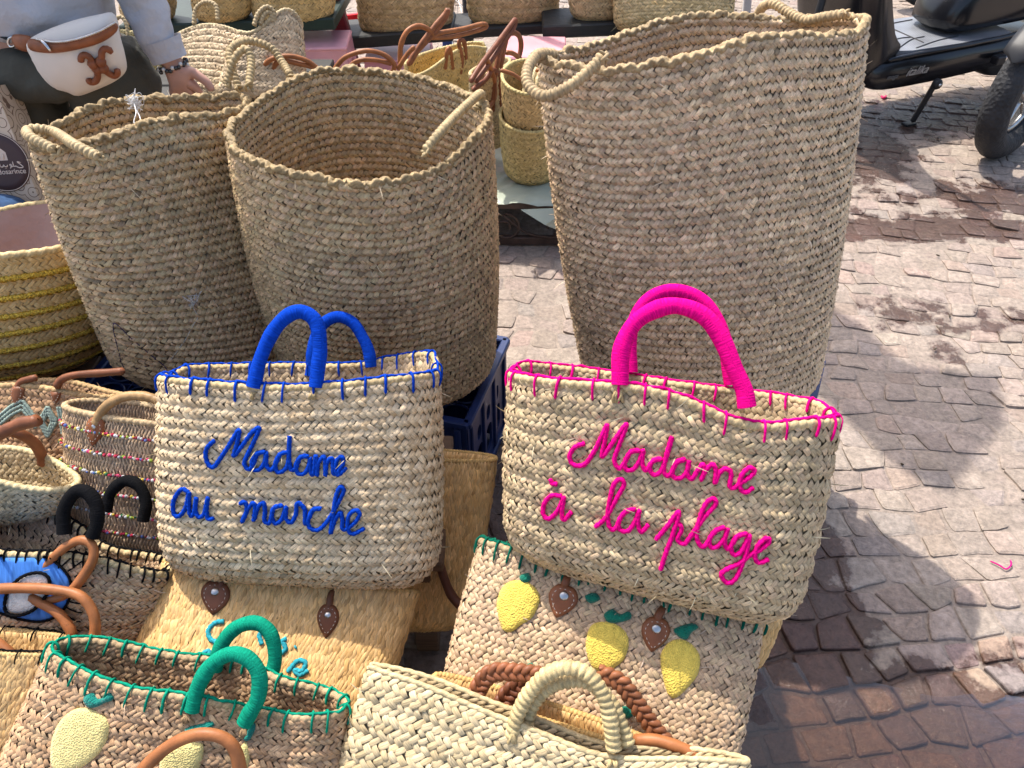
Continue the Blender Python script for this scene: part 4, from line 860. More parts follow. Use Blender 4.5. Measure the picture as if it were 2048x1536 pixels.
lh(lb2, [(940, 165), (962, 130), (992, 90), (1020, 52), (1030, 40), (1026, 56), (1000, 95), (970, 138), (950, 165)], .0085, DK); lh(lb2, [(985, 225), (988, 170), (996, 120), (1006, 85), (1012, 78), (1005, 110), (998, 160), (1000, 225)], .0085, (.25, .09, .04))
lh(lb2, [(1004, 85), (1022, 66), (1038, 72), (1042, 95), (1034, 125), (1022, 140)], .0085, (.22, .075, .034)); lh(lb2, [(1012, 105), (1028, 108), (1046, 125), (1052, 140)], .008, TAN)
lh(lb2, [(950, 225), (975, 215), (988, 195), (988, 160), (975, 122), (970, 118)], .0085, (.33, .13, .05)); lh(lb2, [(945, 180), (970, 160), (985, 140), (1000, 150)], .0085, DK); lh(lb2, [(960, 265), (970, 245), (968, 220)], .0085, DK)
lb3 = Bag('leather_handled_bag', 'straw bag hidden behind the middle basket with low looping leather handles', 'straw bag', at(545, 185, 2.40), at(800, 170, 2.45), at(560, 320, 2.60), at(790, 310, 2.62), .10, .12, n=2.2, r=.04)
std(lb3, P_SAND, .010, .012, 3, .0015, inner=.7, rim=(.6, .5, .3), fib=0)
for q in ([(540, 170), (528, 140), (540, 120), (575, 112), (615, 122), (650, 150)], [(552, 172), (545, 145), (560, 122), (600, 128), (645, 140)], [(668, 140), (690, 115), (730, 102), (765, 108), (788, 128), (785, 145)], [(690, 142), (715, 122), (750, 120), (785, 128)], [(795, 140), (812, 112), (830, 92)]): lh(lb3, q, .0072, TAN)
# limp bags on the table behind the person's hand
WOODD = mat('dark_wood', (.022, .022, .020), rough=.6, noise=(8, .4, 5, (1, 12, 12)), bump=(50, .5, .004)); GREENW = mat('dark_green_wood', (.014, .032, .024), rough=.5, noise=(8, .3, 5), bump=(50, .4, .003))
bench('plank_table', 'dark plank table under the limp straw bags beside the hand', -1.45, -.62, 2.25, 2.75, .50, 4, WOODD, cat='table')
P_LIMP = [(.56, .47, .33), (.60, .51, .37), (.50, .41, .28)]
f1 = Bag('limp_bag', 'limp grey cream straw bag drooping on the table by the hand', 'straw bag', at(346, 62, 2.42), at(512, 58, 2.36), at(352, 196, 2.46), at(462, 206, 2.38), .06, .10, n=2.2, r=.03, bulge=.08, rimz=lambda x, y: .025 * np.cos(x * 2) - .02, group='limp bags')
std(f1, P_LIMP, .010, .010, 2, .004, inner=.8, rim=(.56, .48, .34), fib=40)
f2 = Bag('limp_bag', 'limp cream straw bag slumped against the pink stool at the left', 'straw bag', at(478, 52, 2.28), at(604, 45, 2.36), at(432, 196, 2.30), at(608, 210, 2.38), .09, .12, n=2.2, r=.03, bulge=.04, rimz=lambda x, y: .03 * np.sin(x * 3 + .5), group='limp bags')
std(f2, P_LIMP, .011, .012, 3, .004, inner=.8, rim=(.56, .48, .34), fib=60)
for b, q in ((f1, [(388, 50), (392, 18), (412, 4), (432, 12), (436, 42)]), (f2, [(508, 52), (516, 28), (532, 14), (546, 22), (548, 45)]), (f2, [(520, 50), (528, 30), (540, 26), (545, 46)])): b.handle(q, .0075, (.46, .38, .26), ROPE, n=1, pitch=.010, depth=.35)
f0 = Bag('limp_bag', 'greenish straw bag half hidden behind the grey sleeve', 'straw bag', at(225, 62, 2.62), at(340, 80, 2.60), at(235, 240, 2.70), at(338, 232, 2.66), .12, .12, n=2.1, r=.03, group='limp bags')
std(f0, P_OLIVE, .010, .012, 3, .003, inner=.8, rim=(.5, .44, .26), fib=40); f0.handle([(236, 62), (232, 40), (244, 34), (254, 52), (256, 75)], .007, (.46, .38, .26), ROPE, n=1, pitch=.010, depth=.35)
# ---- back row: stools, planks and the bags on them
PINKP = mat('pink_plastic', (.72, .34, .37), rough=.4, spec=.45, noise=(12, .12, 3), bump=(230, .25, .0015))
def stool(label, C, w, h, rz):
    o = thing('plastic_stool', label, 'stool', C, 'pink plastic stools under the shelf planks'); Z = A(0, 0, 1); wt, wb = w * .80, w
    for k in range(4):
        a = rz + k * math.pi / 2; D = A(math.cos(a), math.sin(a), 0); Nn = A(-math.sin(a), math.cos(a), 0)
        O = C - D * wb / 2 - Nn * wb / 2; U = unit(Z * h + Nn * (wb - wt) / 2); hh = h / U[2]; s_ = (wb - wt) / 2
        out = [(0, 0), (.05, 0), (.06, hh * .26), (.075, hh * .30), (wb - .075, hh * .30), (wb - .06, hh * .26), (wb - .05, 0), (wb, 0), (wb - s_, hh), (s_, hh)]
        mb = MB(); panel(mb, O, D, U, out, [rrect(wb / 2 - .034, hh * .70, wb / 2 + .034, hh * .84, .018)], .005)
        fr_ = rrect(s_ + .035, hh * .38, wb - s_ - .035, hh * .90, .02); P = [O + D * p[0] + U * p[1] - np.cross(D, U) * -.002 for p in fr_]; tube(mb, P, .0028, 5, closed=True, ds=.02)
        mb.build('side_panel', PINKP, o, smooth=False)
    mb = MB(); box(mb, C + Z * (h + .004), (wt + .012, wt + .012, .014), A(math.cos(rz), math.sin(rz), 0), A(-math.sin(rz), math.cos(rz), 0), Z, bev=.005); mb.build('seat', PINKP, o, smooth=False)
g3 = lambda px, py, y: aty(px, py, y) * A(1, 1, 0)
stool('pink plastic stool with a slot, left of the red post', g3(650, 110, 3.18), .25, .415, .06)
stool('pink plastic stool under the dark plank right of the red post', g3(800, 120, 3.45), .33, .285, .02)
stool('pink plastic stool behind the tangle of leather handles', g3(1068, 120, 3.06), .29, .425, -.05)
def plank(label, pxa, pya, pxb, pyb, y, d, m, t=.045, yb=None):
    a, b = aty(pxa, pya, y), aty(pxb, pyb, yb or y); X = unit(b - a); Y = unit(np.cross(A(0, 0, 1), X)); mb = MB(); box(mb, (a + b) / 2 + Y * d / 2 - A(0, 0, t / 2), (np.linalg.norm(b - a), d, t), X, Y, np.cross(X, Y), bev=.006)
    o = mb.build('shelf_plank', m, loc=(a + b) / 2, smooth=False); return tag(o, label, 'plank', 'shelf planks of the back row')
plank('dark green shelf plank under the leftmost row of straw bags', 235, 52, 668, 36, 3.11, .42, GREENW)
plank('near black shelf plank on the pink stool right of the red post', 676, 76, 905, 58, 3.32, .24, WOODD, .05)
plank('long dark shelf plank behind the leather handles', 862, 62, 1100, 48, 3.36, .22, WOODD, .04)
plank('short dark shelf plank ending behind the biggest tall basket', 1086, 52, 1290, 44, 3.20, .22, WOODD, .05)
def row(label, x0, x1, yb, y=3.40, pal=P_SAND, top=-190, flare=1.12, d=.18):
    c = (x0 + x1) / 2; w_ = (x1 - x0) / 2
    b = Bag('straw_bag', label, 'straw bag', aty(c - w_ * flare, top, y), aty(c + w_ * flare, top, y), aty(x0, yb, y), aty(x1, yb, y), d, d * .8, n=2.3, r=.07, bulge=.06, group='straw bags on the back shelf', nu=160, nv=40)
    std(b, pal, .0115, .013, 3, .003, inner=.8, rim=(.56, .46, .28), fib=0, var=.16); return b
P_BK = [(.48, .37, .22), (.53, .42, .26), (.42, .33, .18)]
row('straw bag on the back shelf behind the grey sleeve', 246, 346, 54, 3.17, P_BK); row('low straw bag on the back shelf between sleeve and pink stool', 392, 500, 46, 3.17, [(.58, .42, .2), (.62, .47, .24)], -60); row('straw bag on the green plank above the left pink stool', 508, 664, 50, 3.17, P_SAND)
row('straw bag on the dark plank just right of the red post', 722, 900, 74, 3.42, P_BK); row('wide straw bag on the back shelf above the leather handles', 940, 1112, 54, 3.46, P_BK, -190, 1.1); row('straw bag on the back shelf left of the shaggy bag', 1142, 1250, 46, 3.30, [(.46, .37, .22), (.5, .41, .25)])
bSh = Bag('shaggy_bag', 'shaggy pale straw bag right behind the rim of the biggest basket', 'straw bag', at(1225, -180, 2.9), at(1470, -180, 2.9), at(1232, 60, 3.0), at(1462, 60, 3.0), .16, .16, n=2.2, r=.04)
std(bSh, [(.60, .48, .26), (.66, .54, .32), (.52, .4, .2)], .012, .010, 0, 0, inner=.9, rim=(.6, .5, .3), fib=600, thick=.006)
bench('plank_table', 'small dark table under the shaggy straw bag', .32, .95, 2.72, 3.05, .38, 3, WOODD, cat='table')
def post(name, label, a, b, r, m, cat='post'):
    mb = MB(); a, b = np.asarray(a), np.asarray(b); Z = unit(b - a); X = unit(np.cross(A(0, 1, 0), Z)); Y = np.cross(Z, X); box(mb, (a + b) / 2, (r * 2, r * 1.4, np.linalg.norm(b - a)), X, Y, Z, bev=r * .2)
    return tag(mb.build(name, m, loc=a, smooth=False), label, cat)
REDW = mat('dark_red_paint', (.16, .012, .02), rough=.45, noise=(30, .3, 4)); REDB = mat('red_paint', (.65, .01, .02), rough=.4); BLUEP = mat('blue_paint', (.02, .08, .28), rough=.5); GREYP = mat('grey_paint', (.5, .5, .5), rough=.5); DARK = mat('black_rubber', (.012, .012, .012), rough=.6)
post('wooden_post', 'slanting dark red wooden post between the pink stools', g3(735, 240, 3.36), aty(650, -60, 3.36), .034, REDW)
post('wooden_rail', 'bright red rail stub beside the dark red post', aty(690, 37, 3.62), aty(722, 33, 3.62), .016, REDB)
post('metal_post', 'blue metal post between two back shelf bags', A(-.30, 3.7, 0), A(-.285, 3.68, 3.14), .022, BLUEP); post('metal_post', 'pale grey metal post behind the rim of the biggest basket', g3(1500, 60, 3.9), aty(1502, -80, 3.9), .018, GREYP)  # blue post carried on above the view to hold the added shadow cloth
def wheel(o, C, ax, R, r, rimcol, spokes=0, rimr=None, fw=1.0):
    ax = unit(ax); u_ = unit(np.cross(ax, A(0, 0, 1))); v_ = np.cross(u_, ax); th = np.linspace(0, 2 * np.pi, 40, endpoint=False); circ = lambda rr: C + (np.cos(th)[:, None] * u_ + np.sin(th)[:, None] * v_) * rr
    mb = MB(); tube(mb, circ(R - r), r, 14, closed=True, nrm=None, ds=.03); mb.build('tyre', TYRE, o)
    mb = MB(); tube(mb, circ(R - 2 * r - .006), .012, 8, closed=True, ds=.03); mb.build('rim', rimcol, o)
    mb = MB(); disc(mb, C, ax, .04, .03, 16); mb.build('hub', METAL, o)
    for k in range(spokes):
        a = 2 * math.pi * k / spokes; p = C + (math.cos(a) * u_ + math.sin(a) * v_) * (R - 2 * r - .006); q = C + (math.cos(a + .5) * u_ + math.sin(a + .5) * v_) * .035 + ax * (.02 if k % 2 else -.02)
        mb = MB(); tube(mb, [q, p], .0016, 5); mb.build('spoke', METAL, o)
TYRE = mat('tyre_rubber', (.028, .028, .030), rough=.7, spec=.35, noise=(14, .4, 5), bump=(70, .7, .006, 'vor')); CHROME = mat('dull_chrome', (.6, .6, .6), rough=.22, metal=1)
q = g3(1858, 22, 5.05); o = thing('bicycle', 'spoked bicycle wheel standing behind the scooter at the top edge', 'bicycle', q); wheel(o, q + A(0, 0, .32), A(.12, 1, 0), .32, .03, CHROME, 20)
mb = MB(); tube(mb, [q + A(0, -.06, .32), q + A(.05, -.06, .62), q + A(.2, 0, .95)], .014, 8); mb.build('fork', DARK, o)
q = g3(905, 118, 4.2); o = thing('bicycle', 'dark bicycle wheel glimpsed between two back shelf bags', 'bicycle', A(-.30, 4.15, 0)); wheel(o, A(-.30, 4.15, .32), A(1, .35, 0), .32, .028, METAL, 16)

# ------------------------------------------------------------------ puddle
def water_mat():
    m = bpy.data.materials.new('puddle_water'); m.use_nodes = True; t = m.node_tree; t.nodes.clear(); N = t.nodes.new; L = t.links.new
    o = N('ShaderNodeOutputMaterial'); mx = N('ShaderNodeMixShader'); tr = N('ShaderNodeBsdfTransparent'); tr.inputs[0].default_value = (.80, .72, .62, 1); gl = N('ShaderNodeBsdfGlossy'); gl.inputs['Roughness'].default_value = .02
    fr_ = N('ShaderNodeFresnel'); fr_.inputs[0].default_value = 1.5; nz = N('ShaderNodeTexNoise'); nz.inputs['Scale'].default_value = 22; nz.inputs['Detail'].default_value = 2; b = N('ShaderNodeBump'); b.inputs['Strength'].default_value = .10; b.inputs['Distance'].default_value = .004
    L(nz.outputs[0], b.inputs['Height']); L(b.outputs[0], gl.inputs['Normal']); L(b.outputs[0], fr_.inputs['Normal']); L(fr_.outputs[0], mx.inputs[0]); L(tr.outputs[0], mx.inputs[1]); L(gl.outputs[0], mx.inputs[2]); L(mx.outputs[0], o.inputs[0]); return m
WATER = water_mat()
out = catmull(np.array([[*atz(px, py, 0)[:2], 0] for px, py in ((1430, 1400), (1500, 1345), (1570, 1322), (1640, 1335), (1700, 1352), (1790, 1372), (1880, 1392), (1960, 1385), (2060, 1395), (2200, 1430), (2230, 1560), (2000, 1640), (1700, 1650), (1450, 1600))]), .03, True)
mb = MB(); zz = -.0036; V = out + A(0, 0, zz); mb.add(np.vstack([V, [V.mean(0)]]), [[i, (i + 1) % len(V), len(V)] for i in range(len(V))]); pud = mb.build('puddle', WATER); pud['kind'] = 'structure'

# ------------------------------------------------------------------ the person behind the left basket
def skin(name, nodes, chains, m, parent=None, sub=2, loc=None):
    names = list(nodes); idx = {k: i for i, k in enumerate(names)}; o0 = np.array(WLOC[parent.name]) if parent else (A(0, 0, 0) if loc is None else np.asarray(loc))
    ed = [(idx[a], idx[b]) for c in chains for a, b in zip(c, c[1:])]
    me = bpy.data.meshes.new(name); me.from_pydata([tuple(np.asarray(nodes[k][0]) - o0) for k in names], ed, []); o = bpy.data.objects.new(name, me); COL.objects.link(o)
    md = o.modifiers.new('skin', 'SKIN'); md.use_smooth_shade = True
    for i, k in enumerate(names):
        r = nodes[k][1]; me.skin_vertices[0].data[i].radius = (r, r) if np.isscalar(r) else r
    me.skin_vertices[0].data[0].use_root = True
    sd = o.modifiers.new('sub', 'SUBSURF'); sd.levels = sub; sd.render_levels = sub; me.materials.append(m)
    if parent: o.parent = parent
    else: o.location = o0
    WLOC[o.name] = tuple(o0); return o
SKIN = mat('skin', (.46, .25, .18), rough=.5, noise=(30, .12, 4), bump=(150, .2, .001))
SWEAT = mat('grey_sweatshirt', (.43, .43, .455), rough=.9, noise=(4, .08, 3), bump=(11, .8, .03), sheen=.1); TROUS = mat('olive_trousers', (.055, .052, .038), rough=.85, noise=(5, .2, 4), bump=(13, .7, .02))
px0, py0 = -1.10, 1.93; PB = lambda x, y, z: A(px0 + x, py0 + y, z)
wr = at(346, 132, 1.88); kn = at(362, 166, 1.90); el = A(-.905, 1.95, 1.07); sh = PB(.17, .0, 1.29)
nod = {'pelvis': (PB(0, 0, .86), (.145, .10)), 'waist': (PB(0, 0, 1.0), (.125, .09)), 'chest': (PB(0, .01, 1.2), (.14, .10)), 'neckb': (PB(0, .01, 1.33), .06), 'neck': (PB(0, -.005, 1.39), .05), 'head': (PB(0, -.02, 1.47), (.07, .085)), 'crown': (PB(0, -.01, 1.57), (.068, .08)),
       'hipL': (PB(.09, 0, .80), .085), 'kneeL': (PB(.11, -.01, .45), .055), 'ankL': (PB(.12, .02, .08), .04), 'toeL': (PB(.13, -.14, .04), .035), 'hipR': (PB(-.09, 0, .80), .085), 'kneeR': (PB(-.11, -.01, .45), .055), 'ankR': (PB(-.12, .02, .08), .04), 'toeR': (PB(-.13, -.14, .04), .035),
       'shL': (sh, .055), 'elL': (el, .042), 'wrL': (wr, (.030, .024)), 'plL': (lerp(wr, kn, .55), (.040, .020)), 'shR': (PB(-.17, 0, 1.29), .055), 'elR': (PB(-.24, .03, 1.05), .042), 'wrR': (PB(-.26, -.05, .84), .028), 'plR': (PB(-.26, -.07, .79), (.038, .02))}
ch = [['pelvis', 'waist', 'chest', 'neckb', 'neck', 'head', 'crown'], ['pelvis', 'hipL', 'kneeL', 'ankL', 'toeL'], ['pelvis', 'hipR', 'kneeR', 'ankR', 'toeR'], ['chest', 'shL', 'elL', 'wrL', 'plL'], ['chest', 'shR', 'elR', 'wrR', 'plR']]
d_ = unit(kn - wr); sd_ = unit(np.cross(d_, A(0, 1, 0)))
if sd_[0] < 0: sd_ = -sd_
for side, base, dd, ss in (('L', lerp(wr, kn, .55), d_, sd_), ('R', PB(-.26, -.07, .79), A(0, -.1, -1), A(1, 0, 0))):
    for k, (of, ln) in enumerate(((-.032, .062), (-.011, .075), (.011, .080), (.031, .070))):
        a = base + dd * .035 + ss * of; b = a + dd * ln * .45 + A(0, .012, 0); c = b + dd * ln * .3 + A(0, .03, -.015)
        nod.update({f'f{side}{k}a': (a, .0105), f'f{side}{k}b': (b, .0095), f'f{side}{k}c': (c, .008)}); ch.append([f'pl{side}', f'f{side}{k}a', f'f{side}{k}b', f'f{side}{k}c'])
    a = base + ss * .042 + dd * .005; nod.update({f't{side}a': (a, .013), f't{side}b': (a + ss * .022 + dd * .028, .011), f't{side}c': (a + ss * .026 + dd * .052, .009)}); ch.append([f'pl{side}', f't{side}a', f't{side}b', f't{side}c'])
person = thing('person', 'person in pale grey sweatshirt and olive trousers wearing a cream waist bag', 'person', PB(0, 0, 0))
skin('body', nod, ch, SKIN, person)
cuff = lerp(el, wr, .93)
sw = {'hem': (PB(0, 0, .835), (.170, .118)), 'hip': (PB(0, 0, .88), (.178, .125)), 'waist': (PB(0, 0, 1.0), (.168, .122)), 'chest': (PB(0, .01, 1.2), (.165, .12)), 'neckb': (PB(0, .01, 1.335), .07), 'shL': (sh, .078), 'mL': (lerp(sh, el, .5), .068), 'elL': (el + A(0, .0, -.005), .064), 'fL': (lerp(el, wr, .35), .058), 'gL': (lerp(el, wr, .68), .052), 'hL': (lerp(el, wr, .80), .043), 'cuL': (cuff, .039), 'shR': (PB(-.17, 0, 1.29), .078), 'elR': (PB(-.24, .03, 1.05), .065), 'cuR': (PB(-.26, -.04, .87), .04)}
skin('sweatshirt', sw, [['waist', 'hip', 'hem'], ['waist', 'chest', 'neckb'], ['chest', 'shL', 'mL', 'elL', 'fL', 'gL', 'hL', 'cuL'], ['chest', 'shR', 'elR', 'cuR']], SWEAT, person)
trn = {'pelvis': (PB(0, 0, .86), (.160, .112)), 'hipL': (PB(.105, -.01, .76), (.125, .12)), 'thL': (PB(.125, -.02, .6), .108), 'kneeL': (PB(.13, -.01, .45), .09), 'hemL': (PB(.13, .02, .10), .075), 'hipR': (PB(-.105, -.01, .76), (.125, .12)), 'thR': (PB(-.125, -.02, .6), .108), 'kneeR': (PB(-.13, -.01, .45), .09), 'hemR': (PB(-.13, .02, .10), .075)}
skin('trousers', trn, [['pelvis', 'hipL', 'thL', 'kneeL', 'hemL'], ['pelvis', 'hipR', 'thR', 'kneeR', 'hemR']], TROUS, person)
for o_ in person.children:
    if o_.name.split('.')[0] in ('sweatshirt', 'trousers'):
        tx_ = bpy.data.textures.new(o_.name + '_folds', 'CLOUDS'); tx_.noise_scale = .075; tx_.noise_depth = 1
        o_.modifiers['sub'].levels = o_.modifiers['sub'].render_levels = 4; dm = o_.modifiers.new('folds', 'DISPLACE'); dm.texture = tx_; dm.strength = .034; dm.mid_level = .5; dm.texture_coords = 'LOCAL'
HAIR = mat('dark_hair', (.03, .018, .012), rough=.5); skin('hair', {'a': (PB(0, .0, 1.60), (.075, .085)), 'b': (PB(0, .05, 1.52), (.075, .05)), 'c': (PB(0, .07, 1.40), (.06, .035))}, [['a', 'b', 'c']], HAIR, person)
mb = MB(); th = np.linspace(0, 2 * np.pi, 16, endpoint=False); T_ = unit(wr - el); u_ = unit(np.cross(T_, A(0, 1, 0))); v_ = np.cross(T_, u_); c_ = lerp(el, wr, 1.0)
for k in range(30):
    a = 2 * math.pi * k / 30; bead(mb, c_ + (math.cos(a) * u_ * .036 + math.sin(a) * v_ * .032) + T_ * RNG.normal(0, .003), .0052, (.02, .02, .02) if k % 3 else (.6, .58, .54))
mc = MB(); tube(mc, [lerp(el, wr, t) for t in (.80, .85, .90, .95)], [.050, .046, .044, .043], 20, n=0, ds=.006, taper=False, var=0); mc.build('cuff', SWEAT, person)
tag(mb.build('bracelet', BEADM, loc=c_), 'black and white beaded bracelet on the wrist below the grey cuff', 'bracelet')
CANVAS = mat('cream_canvas', (.66, .60, .53), rough=.85, noise=(7, .08, 3), bump=(500, .3, .001))
wb = thing('waist_bag', 'cream canvas waist bag with brown leather band and emblem on the person', 'waist bag', aty(150, 120, 1.78))
def wbase(off):
    def f(a, b):
        r = ((a - 150) / 105) ** 2 + ((b - 110) / 85) ** 2; return aty(a, b, 1.765 + off + .035 * min(r, 1.6)), unit(A((a - 150) / 105 * .5, -1, .25 - (b - 110) / 200))
    return f
puff([(64, 98), (66, 80), (100, 62), (150, 44), (200, 32), (226, 28), (236, 42), (240, 70), (250, 108), (252, 138), (232, 158), (198, 174), (160, 187), (138, 180), (112, 172), (92, 152), (76, 126)], wbase(0), (1, 1, 1), 'pouch', wb, .026, CANVAS, 9, prof=.5)
band = puff([(62, 78), (100, 84), (140, 80), (190, 66), (230, 46), (234, 62), (205, 84), (160, 98), (110, 106), (64, 100)], wbase(-.040), (.24, .08, .032), 'leather_band', wb, .006, LEATHER, 6)
puff([(30, 70), (62, 74), (64, 102), (44, 100), (30, 88)], wbase(-.012), (.24, .08, .032), 'strap_end', wb, .008, LEATHER, 6)
mb = MB(); zb = lambda a, b, o_=-.052: wbase(o_)(a, b)[0]; tube(mb, [zb(72, 78), zb(110, 84), zb(150, 79), zb(195, 64), zb(230, 45)], .0028, 6, n=1, pitch=.006, depth=.4); mb.build('zip', METAL, band)
mb = MB(); tube(mb, [zb(82, 80, -.056), zb(92, 90, -.056), zb(102, 103, -.054)], .0035, 6); mb.build('zip_pull', CHROME, band)
mb = MB(); th = np.linspace(0, 2 * np.pi, 12, endpoint=False); tube(mb, [zb(24 + 8 * math.cos(t), 84 + 10 * math.sin(t), -.006) for t in th], .0028, 6, closed=True); mb.build('ring', CHROME, wb)
mb = MB(); tube(mb, [zb(-80, 40, .08), zb(-20, 62, .03), zb(18, 78, -.004)], .008, 8, flat=.3); mb.build('webbing', DARK, wb)
mb = MB(); K = 2.926
for st in ([(476, 368), (474, 340), (492, 322), (518, 330), (540, 358), (562, 390)], [(648, 318), (640, 292), (612, 286), (596, 305), (594, 338), (578, 372)], [(684, 402), (688, 428), (668, 444), (640, 432), (612, 412), (590, 400)], [(514, 460), (530, 482), (560, 474), (572, 448), (570, 420), (575, 400)]):
    tube(mb, [zb(a / K, b / K, -.040) for a, b in st], .0072, 8, col=(.22, .07, .028), taper=True)
for a, b in ((545, 375), (590, 362), (570, 405), (605, 400)): bead(mb, zb(a / K, b / K, -.040), .0125, (.22, .07, .028))
mb.build('emblem', LEATHER, wb, label='brown leather emblem of four curled arms')
# paper bag
def paper_nodes(m, t, p, c, tc):
    N = t.nodes.new; L = t.links.new; v = N('ShaderNodeTexVoronoi'); v.inputs['Scale'].default_value = 26; wv_ = N('ShaderNodeTexWave'); wv_.wave_type = 'RINGS'
    L(tc.outputs['Object'], v.inputs['Vector']); ml = N('ShaderNodeMath'); ml.operation = 'MULTIPLY'; ml.inputs[1].default_value = 26; L(v.outputs['Distance'], ml.inputs[0]); sn = N('ShaderNodeMath'); sn.operation = 'SINE'; L(ml.outputs[0], sn.inputs[0])
    gt = N('ShaderNodeMath'); gt.operation = 'GREATER_THAN'; gt.inputs[1].default_value = .86; L(sn.outputs[0], gt.inputs[0]); mx = N('ShaderNodeMix'); mx.data_type = 'RGBA'; mx.inputs[6].default_value = (.55, .45, .34, 1); mx.inputs[7].default_value = (.16, .10, .07, 1); L(gt.outputs[0], mx.inputs[0]); L(mx.outputs[2], p.inputs['Base Color'])
PAPER = mat('printed_paper', (.5, .4, .3), rough=.6, build=paper_nodes); BROWNL = mat('brown_print', (.055, .030, .030), rough=.5); CREAMP = mat('cream_print', (.6, .5, .42), rough=.6)
pbz = thing('paper_bag', 'scroll patterned paper bag with round brown label at the left edge', 'paper bag', at(0, 430, 1.86))
TLp, TRp, BRp, BLp = at(-150, 150, 1.72), at(-12, 172, 1.70), at(92, 432, 1.86), at(-60, 440, 1.86); nb = unit(np.cross(BRp - BLp, TLp - BLp)); nb = nb if nb[1] < 0 else -nb
_d = ray(-12, 172); TRp = CAM + _d * (np.dot(BLp - CAM, nb) / np.dot(_d, nb))
mb = MB(); V = [BLp, BRp, TRp, TLp]; V = V + [v - nb * .09 for v in V]; mb.add(V, [[0, 1, 2, 3], [5, 4, 7, 6], [1, 5, 6, 2], [4, 0, 3, 7], [4, 5, 1, 0]]); mb.build('sack', PAPER, pbz, smooth=False)
def pp(px, py, o_=.001): d = ray(px, py); t = np.dot(BLp + nb * o_ - CAM, nb) / np.dot(d, nb); return CAM + d * t
lab_c = pp(0, 325); mb = MB(); disc(mb, pp(0, 325, .0015), nb, .068, .0012, 40); lb_ = mb.build('round_label', BROWNL, pbz)
mb = MB(); e1 = unit(BRp - BLp); e2 = np.cross(nb, e1); e2 = e2 if e2[2] > 0 else -e2; lc = pp(0, 325, .0032); th = np.linspace(0, 2 * np.pi, 40, endpoint=False); tube(mb, lc + (np.cos(th)[:, None] * e1 + np.sin(th)[:, None] * e2) * .0655, .0008, 5, closed=True, ds=.02); mb.build('label_ring', CREAMP, lb_)
mb = MB(); V2 = [lc + e1 * x + e2 * y for x, y in [(-.02, .004), (.02, .004), (.02, .022), (.012, .030), (.004, .036), (0, .042), (-.004, .036), (-.012, .030), (-.02, .022)]]; mb.add(V2, [list(range(9))])
for x in (-.011, 0, .011): tube(mb, [lc + nb * .001 + e1 * x + e2 * .006, lc + nb * .001 + e1 * x * 1.2 + e2 * .020], .0022, 5, col=(.05, .03, .03))
mb.build('emblem', CREAMP, lb_)
def stroke3(mb, pts, s_, ox, oy, r=.0013): tube(mb, [lc + e1 * (ox + x * s_) + e2 * (oy + y * s_) for x, y in pts], r, 5, ds=.003)
mb = MB()     # Arabic line, drawn stroke by stroke
for pts in ([(46, 7), (38, 9), (44, 3), (48, -3), (40, -4), (32, 0), (28, 0), (28, 11)], [(28, 0), (22, 0), (20, 4), (23, 4), (23, 0), (18, -5)], [(15, 4), (13, 0), (8, 0), (6, 4), (4, 0), (-2, 0)], [(-2, 0), (-2, 12)], [(-6, 3), (-8, 0), (-16, 0), (-18, 4)], [(-24, 0), (-24, 12)], [(-30, 12), (-34, 0), (-40, 2), (-38, 12)], [(7, -4), (8, -4)], [(10, -4), (11, -4)], [(-11, 5), (-10, 5)], [(-14, 5), (-13, 5)]): stroke3(mb, pts, .00105, 0, -.010)
mb.build('arabic_lettering', CREAMP, lb_)
def text(body, M, size, m, parent, name, shear=0., ext=.0006, align='LEFT'):
    cu = bpy.data.curves.new(name, 'FONT'); cu.body = body; cu.size = size; cu.shear = shear; cu.extrude = ext; cu.align_x = align
    ob = bpy.data.objects.new(name, cu); COL.objects.link(ob); dg = bpy.context.evaluated_depsgraph_get(); me = bpy.data.meshes.new_from_object(ob.evaluated_get(dg)); bpy.data.objects.remove(ob)
    me.transform(Matrix([[*[M[k][i] for k in range(4)]] for i in range(3)] + [[0, 0, 0, 1]])); me.transform(Matrix.Translation(-Vector(WLOC[parent.name]))); me.materials.clear(); me.materials.append(m)
    o = bpy.data.objects.new(name, me); COL.objects.link(o); o.parent = parent; WLOC[o.name] = WLOC[parent.name]; return o
text('rie dosarince', (e1, e2, nb, lc + e1 * .054 - e2 * .027), .017, CREAMP, lb_, 'latin_lettering', align='RIGHT')
DENIM = mat('denim', (.03, .075, .17), rough=.9, noise=(60, .3, 4)); dn = thing('denim_bundle', 'blue denim bundle behind the gold striped basket', 'cloth', at(15, 415, 1.83))
puff([(-60, 400), (-10, 388), (30, 392), (52, 404), (66, 424), (50, 450), (-60, 450)], lambda a, b: (at(a, b, 1.83), unit(A(0, -1, .6))), (1, 1, 1), 'folded_cloth', dn, .05, DENIM, 9)
mb = MB(); tube(mb, [at(50, 428, 1.80), at(68, 412, 1.80), at(88, 408, 1.80), at(108, 422, 1.80)], .009, 8, col=(.16, .06, .03)); tag(mb.build('leather_strap', LEATHER), 'dark brown leather strap loop beside the denim bundle', 'strap')

